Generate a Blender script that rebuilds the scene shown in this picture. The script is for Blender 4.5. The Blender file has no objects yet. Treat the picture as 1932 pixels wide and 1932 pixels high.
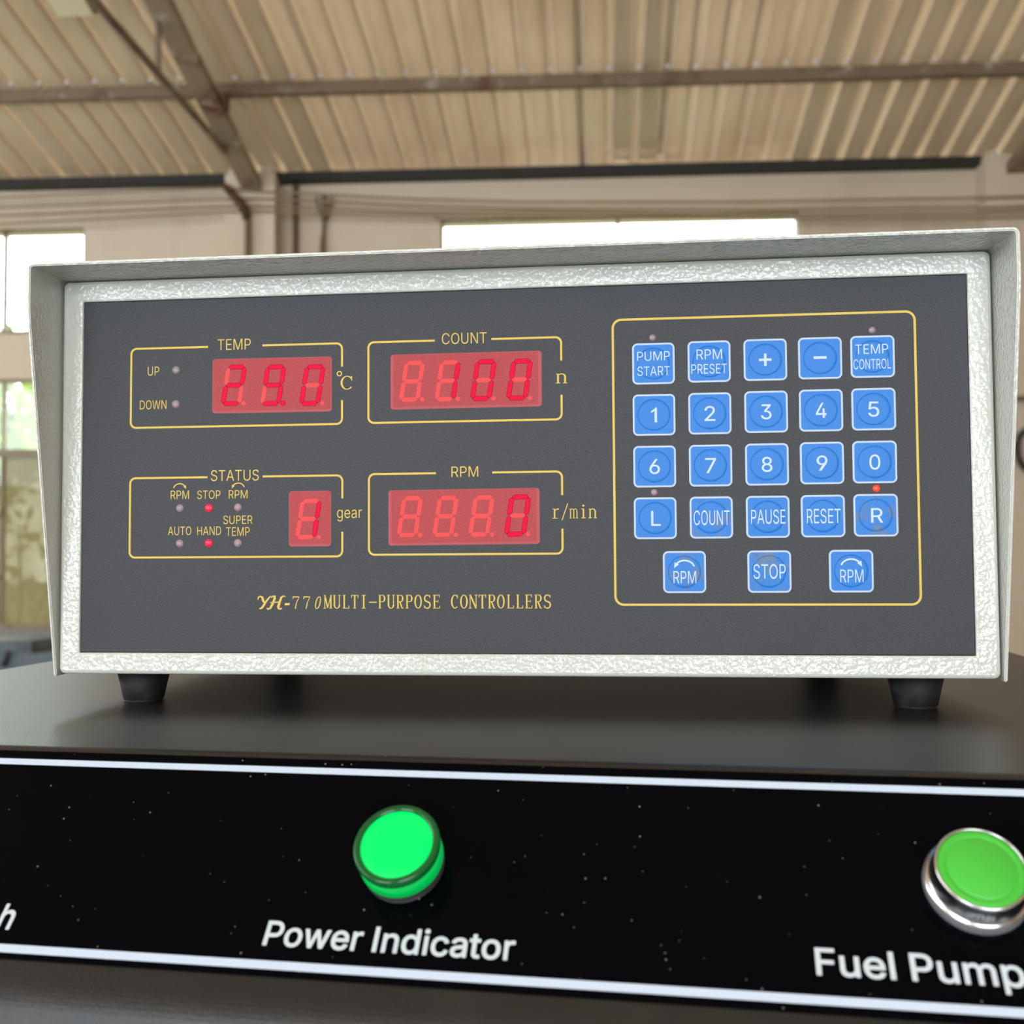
import bpy, bmesh, math, random
from mathutils import Vector, Matrix
from mathutils.geometry import tessellate_polygon

random.seed(7)
C = bpy.context.scene.collection
SC = bpy.context.scene

# ------------------------------------------------------------------ camera
cam_data = bpy.data.cameras.new('camera')
cam = bpy.data.objects.new('camera', cam_data)
C.objects.link(cam)
SC.camera = cam
cam_data.sensor_width = 36.0
cam_data.lens = 36.0 * 1935.0 / 1932.0
cam_data.clip_start = 0.01
cam_data.clip_end = 200.0
cam.matrix_world = Matrix(((0.9989127, 0.0079632, 0.0459343, 0.0196545),
                           (0.0462234, -0.0410205, -0.9980885, -0.3892718),
                           (-0.0060637, 0.9991266, -0.0413440, 1.1588879),
                           (0, 0, 0, 1)))
cam_data.dof.use_dof = True
cam_data.dof.focus_distance = 0.388
cam_data.dof.aperture_fstop = 15.0

# ------------------------------------------------------------------ world, daylight, exposure
SKY = 7.8
world = bpy.data.worlds.new('overcast_sky')
SC.world = world
world.use_nodes = True
_bg = world.node_tree.nodes['Background']
_bg.inputs['Color'].default_value = (0.86, 0.94, 1.0, 1)
_bg.inputs['Strength'].default_value = SKY
SC.view_settings.view_transform = 'Standard'
SC.view_settings.look = 'None'
SC.view_settings.gamma = 1.0
SC.view_settings.use_curve_mapping = False
SC.view_settings.exposure = 0.0


def portal(name, loc, size, rot):
    """Sampling portal: lets the sky through an opening of the hall (gives no light of its own)."""
    l = bpy.data.lights.new(name, 'AREA')
    l.shape = 'RECTANGLE'
    l.size, l.size_y = size
    l.cycles.is_portal = True
    o = bpy.data.objects.new(name, l)
    C.objects.link(o)
    o.location = loc
    o.rotation_euler = rot
    return o


YW = 8.11          # back wall
YF = -8.4          # wall behind the camera, with the open gate
XL, XR = -8.75, 9.85
GATE = (-0.9, 3.2, 0.0, 4.05)
GATE2 = (-7.6, -2.8, 0.0, 4.05)
portal('daylight_gate_left', (-5.2, YF + 0.05, 2.02), (4.8, 4.0), (math.pi / 2, 0, 0))
portal('daylight_gate', ((GATE[0] + GATE[1]) / 2, YF + 0.05, 2.02), (4.1, 4.0), (math.pi / 2, 0, 0))
portal('daylight_upper_left', (-5.575, YW - 0.02, 3.507), (3.05, 0.875), (-math.pi / 2, 0, 0))
portal('daylight_lower_left', (-5.575, YW - 0.02, 1.602), (3.05, 2.1), (-math.pi / 2, 0, 0))
portal('daylight_upper_centre', (0.536, YW - 0.02, 3.511), (2.99, 0.882), (-math.pi / 2, 0, 0))
SIDE = (-6.5, 6.2, 2.3, 4.0)     # y and z range of the open strip in the left side wall
portal('daylight_side_strip', (XL + 0.03, (SIDE[0] + SIDE[1]) / 2, 3.15), (12.6, 1.65), (math.pi / 2, 0, -math.pi / 2))

# ------------------------------------------------------------------ helpers
def lin(r, g, b):
    def f(c):
        c /= 255.0
        return c / 12.92 if c <= 0.04045 else ((c + 0.055) / 1.055) ** 2.4
    return (f(r), f(g), f(b), 1.0)


class Mat:
    """Small node builder around a Principled BSDF."""
    def __init__(self, name, color, rough=0.5, metal=0.0, spec=0.5):
        self.m = bpy.data.materials.new(name)
        self.m.use_nodes = True
        self.t = self.m.node_tree
        self.n, self.l = self.t.nodes, self.t.links
        self.b = self.n['Principled BSDF']
        self.out = self.n['Material Output']
        self.b.inputs['Base Color'].default_value = color
        self.b.inputs['Roughness'].default_value = rough
        self.b.inputs['Metallic'].default_value = metal
        self.b.inputs['Specular IOR Level'].default_value = spec
        self.col = None
        self._co = None

    def co(self):
        if not self._co:
            self._co = self.n.new('ShaderNodeTexCoord')
        return self._co.outputs['Object']

    def mapped(self, scale):
        mp = self.n.new('ShaderNodeMapping')
        mp.inputs['Scale'].default_value = scale
        self.l.new(self.co(), mp.inputs['Vector'])
        return mp.outputs[0]

    def noise(self, scale, detail=2.0, vec=None, rough=0.5):
        x = self.n.new('ShaderNodeTexNoise')
        x.inputs['Scale'].default_value = scale
        x.inputs['Detail'].default_value = detail
        x.inputs['Roughness'].default_value = rough
        self.l.new(vec or self.co(), x.inputs['Vector'])
        return x.outputs['Fac']

    def ramp(self, fac, a, b, lo=0.0, hi=1.0):
        r = self.n.new('ShaderNodeMapRange')
        r.inputs['From Min'].default_value = a
        r.inputs['From Max'].default_value = b
        r.inputs['To Min'].default_value = lo
        r.inputs['To Max'].default_value = hi
        self.l.new(fac, r.inputs['Value'])
        return r.outputs[0]

    def mix(self, fac, color2, amount=None):
        """Blend the present base colour towards color2 by fac."""
        x = self.n.new('ShaderNodeMix')
        x.data_type = 'RGBA'
        if isinstance(fac, float):
            x.inputs[0].default_value = fac
        else:
            self.l.new(fac, x.inputs[0])
        if self.col is None:
            x.inputs[6].default_value = self.b.inputs['Base Color'].default_value
        else:
            self.l.new(self.col, x.inputs[6])
        x.inputs[7].default_value = color2
        self.col = x.outputs[2]
        self.l.new(self.col, self.b.inputs['Base Color'])
        return self

    def bump(self, fac, strength=0.3, dist=0.001):
        x = self.n.new('ShaderNodeBump')
        x.inputs['Strength'].default_value = strength
        x.inputs['Distance'].default_value = dist
        self.l.new(fac, x.inputs['Height'])
        self.l.new(x.outputs[0], self.b.inputs['Normal'])
        return self

    def specks(self, scale, radius, color, share=0.5, flat=None):
        """Scattered dots of dust."""
        v = self.n.new('ShaderNodeTexVoronoi')
        v.inputs['Scale'].default_value = scale
        self.l.new(self.mapped(flat) if flat else self.co(), v.inputs['Vector'])
        d = self.ramp(v.outputs['Distance'], radius * 0.7, radius, 1.0, 0.0)
        s = self.n.new('ShaderNodeSeparateColor')
        self.l.new(v.outputs['Color'], s.inputs[0])
        k = self.ramp(s.outputs[0], share - 0.001, share, 1.0, 0.0)
        m = self.n.new('ShaderNodeMath')
        m.operation = 'MULTIPLY'
        self.l.new(d, m.inputs[0])
        self.l.new(k, m.inputs[1])
        return self.mix(m.outputs[0], color)

    def emit(self, color, strength):
        self.b.inputs['Emission Color'].default_value = color
        self.b.inputs['Emission Strength'].default_value = strength
        return self


def obj(name, me, mat=None, parent=None, smooth=False):
    """Link a mesh (bmesh or Mesh) as ONE object."""
    if isinstance(me, bmesh.types.BMesh):
        d = bpy.data.meshes.new(name)
        me.normal_update()
        me.to_mesh(d)
        me.free()
    else:
        d = me
    if mat is not None:
        for mm in (mat if isinstance(mat, (list, tuple)) else [mat]):
            d.materials.append(mm.m if isinstance(mm, Mat) else mm)
    if smooth:
        for p in d.polygons:
            p.use_smooth = True
    o = bpy.data.objects.new(name, d)
    C.objects.link(o)
    if parent is not None:
        o.parent = parent
    return o


def empty(name, loc=(0, 0, 0), rotz=0.0):
    o = bpy.data.objects.new(name, None)
    o.empty_display_size = 0.05
    C.objects.link(o)
    o.location = loc
    o.rotation_euler = (0, 0, rotz)
    return o


def tag(o, label=None, cat=None, group=None, kind=None):
    if label:
        o['label'] = label
    if cat:
        o['category'] = cat
    if group:
        o['group'] = group
    if kind:
        o['kind'] = kind
    return o


def structure(o):
    o['kind'] = 'structure'
    return o


def BM():
    return bmesh.new()


def box(bm, x0, x1, y0, y1, z0, z1, M=None, mi=0):
    vs = [bm.verts.new(v) for v in ((x0, y0, z0), (x1, y0, z0), (x1, y1, z0), (x0, y1, z0),
                                    (x0, y0, z1), (x1, y0, z1), (x1, y1, z1), (x0, y1, z1))]
    if M:
        for v in vs:
            v.co = M @ v.co
    for f in ((0, 3, 2, 1), (4, 5, 6, 7), (0, 1, 5, 4), (1, 2, 6, 5), (2, 3, 7, 6), (3, 0, 4, 7)):
        bm.faces.new([vs[i] for i in f]).material_index = mi
    return vs


def boxes(name, lst, mat, parent=None):
    bm = BM()
    for b in lst:
        box(bm, *b)
    return obj(name, bm, mat, parent)


def bevel_all(bm, w, seg=2, angle=0.6):
    ed = [e for e in bm.edges if len(e.link_faces) == 2 and e.calc_face_angle(0) > angle]
    bmesh.ops.bevel(bm, geom=ed, offset=w, segments=seg, affect='EDGES', profile=0.5)


def lathe(bm, prof, origin, U, V, N, seg=48, mi=0, close=True):
    """prof: (radius, height) pairs; U, V span the disc and N is the axis."""
    origin, U, V, N = Vector(origin), Vector(U), Vector(V), Vector(N)
    rings = []
    for r, h in prof:
        if r < 1e-9:
            rings.append([bm.verts.new(origin + N * h)])
        else:
            rings.append([bm.verts.new(origin + N * h + (U * math.cos(a) + V * math.sin(a)) * r)
                          for a in [2 * math.pi * i / seg for i in range(seg)]])
    for A, B in zip(rings, rings[1:]):
        for i in range(seg):
            j = (i + 1) % seg
            if len(A) == 1 and len(B) == 1:
                continue
            if len(A) == 1:
                f = bm.faces.new((A[0], B[j], B[i]))
            elif len(B) == 1:
                f = bm.faces.new((A[i], A[j], B[0]))
            else:
                f = bm.faces.new((A[i], A[j], B[j], B[i]))
            f.material_index = mi
            f.smooth = True
    if close:
        for R in (rings[0], rings[-1]):
            if len(R) > 2:
                bm.faces.new(R).material_index = mi
    return bm


def tube(bm, pts, r, seg=8, cap=True):
    pts = [Vector(p) for p in pts]
    rings = []
    for i, p in enumerate(pts):
        t = (pts[min(i + 1, len(pts) - 1)] - pts[max(i - 1, 0)]).normalized()
        a = Vector((0, 0, 1)) if abs(t.z) < 0.9 else Vector((1, 0, 0))
        u = t.cross(a).normalized()
        v = t.cross(u)
        rr = r[i] if isinstance(r, (list, tuple)) else r
        rings.append([bm.verts.new(p + (u * math.cos(k) + v * math.sin(k)) * rr)
                      for k in [2 * math.pi * q / seg for q in range(seg)]])
    for A, B in zip(rings, rings[1:]):
        for i in range(seg):
            j = (i + 1) % seg
            bm.faces.new((A[i], A[j], B[j], B[i])).smooth = True
    if cap:
        bm.faces.new(rings[0][::-1])
        bm.faces.new(rings[-1])


class Plane:
    """A drawing plane in metres: at(u, v, h) with u right, v up, h out of the surface; u, v, h in millimetres."""
    def __init__(self, o, u, v, n):
        self.o, self.u, self.v, self.n = Vector(o), Vector(u), Vector(v), Vector(n)

    def at(self, u, v, h=0.0):
        return self.o + (self.u * u + self.v * v + self.n * h) * 0.001


def poly(bm, P, loops, h, mi=0):
    """Fill an outline (with holes) on plane P, h mm above it."""
    tl = [[Vector((a, b, 0)) for a, b in L] for L in loops]
    flat = [p for L in loops for p in L]
    vs = [bm.verts.new(P.at(a, b, h)) for a, b in flat]
    for t in tessellate_polygon(tl):
        a, b, c = (flat[i] for i in t)
        ar = (b[0] - a[0]) * (c[1] - a[1]) - (c[0] - a[0]) * (b[1] - a[1])
        if abs(ar) < 1e-12:
            continue
        try:
            bm.faces.new([vs[i] for i in (t if ar > 0 else t[::-1])]).material_index = mi
        except ValueError:
            pass


def slab(bm, P, loop, h0, h1, mi=0):
    """Prism on plane P between heights h0 and h1 (loop counter-clockwise)."""
    lo = [bm.verts.new(P.at(a, b, h0)) for a, b in loop]
    hi = [bm.verts.new(P.at(a, b, h1)) for a, b in loop]
    n = len(loop)
    for i in range(n):
        j = (i + 1) % n
        bm.faces.new((lo[i], lo[j], hi[j], hi[i])).material_index = mi
    bm.faces.new(hi).material_index = mi
    bm.faces.new(lo[::-1]).material_index = mi


def rrect(x0, x1, y0, y1, r, n=6):
    out = []
    for cx, cy, a0 in ((x1 - r, y0 + r, -90), (x1 - r, y1 - r, 0), (x0 + r, y1 - r, 90), (x0 + r, y0 + r, 180)):
        for i in range(n + 1):
            a = math.radians(a0 + 90 * i / n)
            out.append((cx + r * math.cos(a), cy + r * math.sin(a)))
    return out


def disc(cx, cy, r, n=28, ry=None):
    return [(cx + r * math.cos(2 * math.pi * i / n), cy + (ry or r) * math.sin(2 * math.pi * i / n)) for i in range(n)]


def stroke(pts, w):
    """Outline of an open path of width w (number, or one per point)."""
    L, R = [], []
    n = len(pts)
    for i, p in enumerate(pts):
        a, b = pts[max(i - 1, 0)], pts[min(i + 1, n - 1)]
        if 0 < i < n - 1:
            d1 = Vector((p[0] - a[0], p[1] - a[1])).normalized()
            d2 = Vector((b[0] - p[0], b[1] - p[1])).normalized()
            d = (d1 + d2).normalized() if (d1 + d2).length > 1e-6 else d1
            k = 1.0 / max(0.45, d.dot(d1))
        else:
            d, k = Vector((b[0] - a[0], b[1] - a[1])).normalized(), 1.0
        ww = (w[i] if isinstance(w, (list, tuple)) else w) * 0.5 * k
        L.append((p[0] - d.y * ww, p[1] + d.x * ww))
        R.append((p[0] + d.y * ww, p[1] - d.x * ww))
    return R + L[::-1]


def arc(cx, cy, rx, ry, a0, a1, n=12):
    return [(cx + rx * math.cos(math.radians(a0 + (a1 - a0) * i / n)),
             cy + ry * math.sin(math.radians(a0 + (a1 - a0) * i / n))) for i in range(n + 1)]


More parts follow.
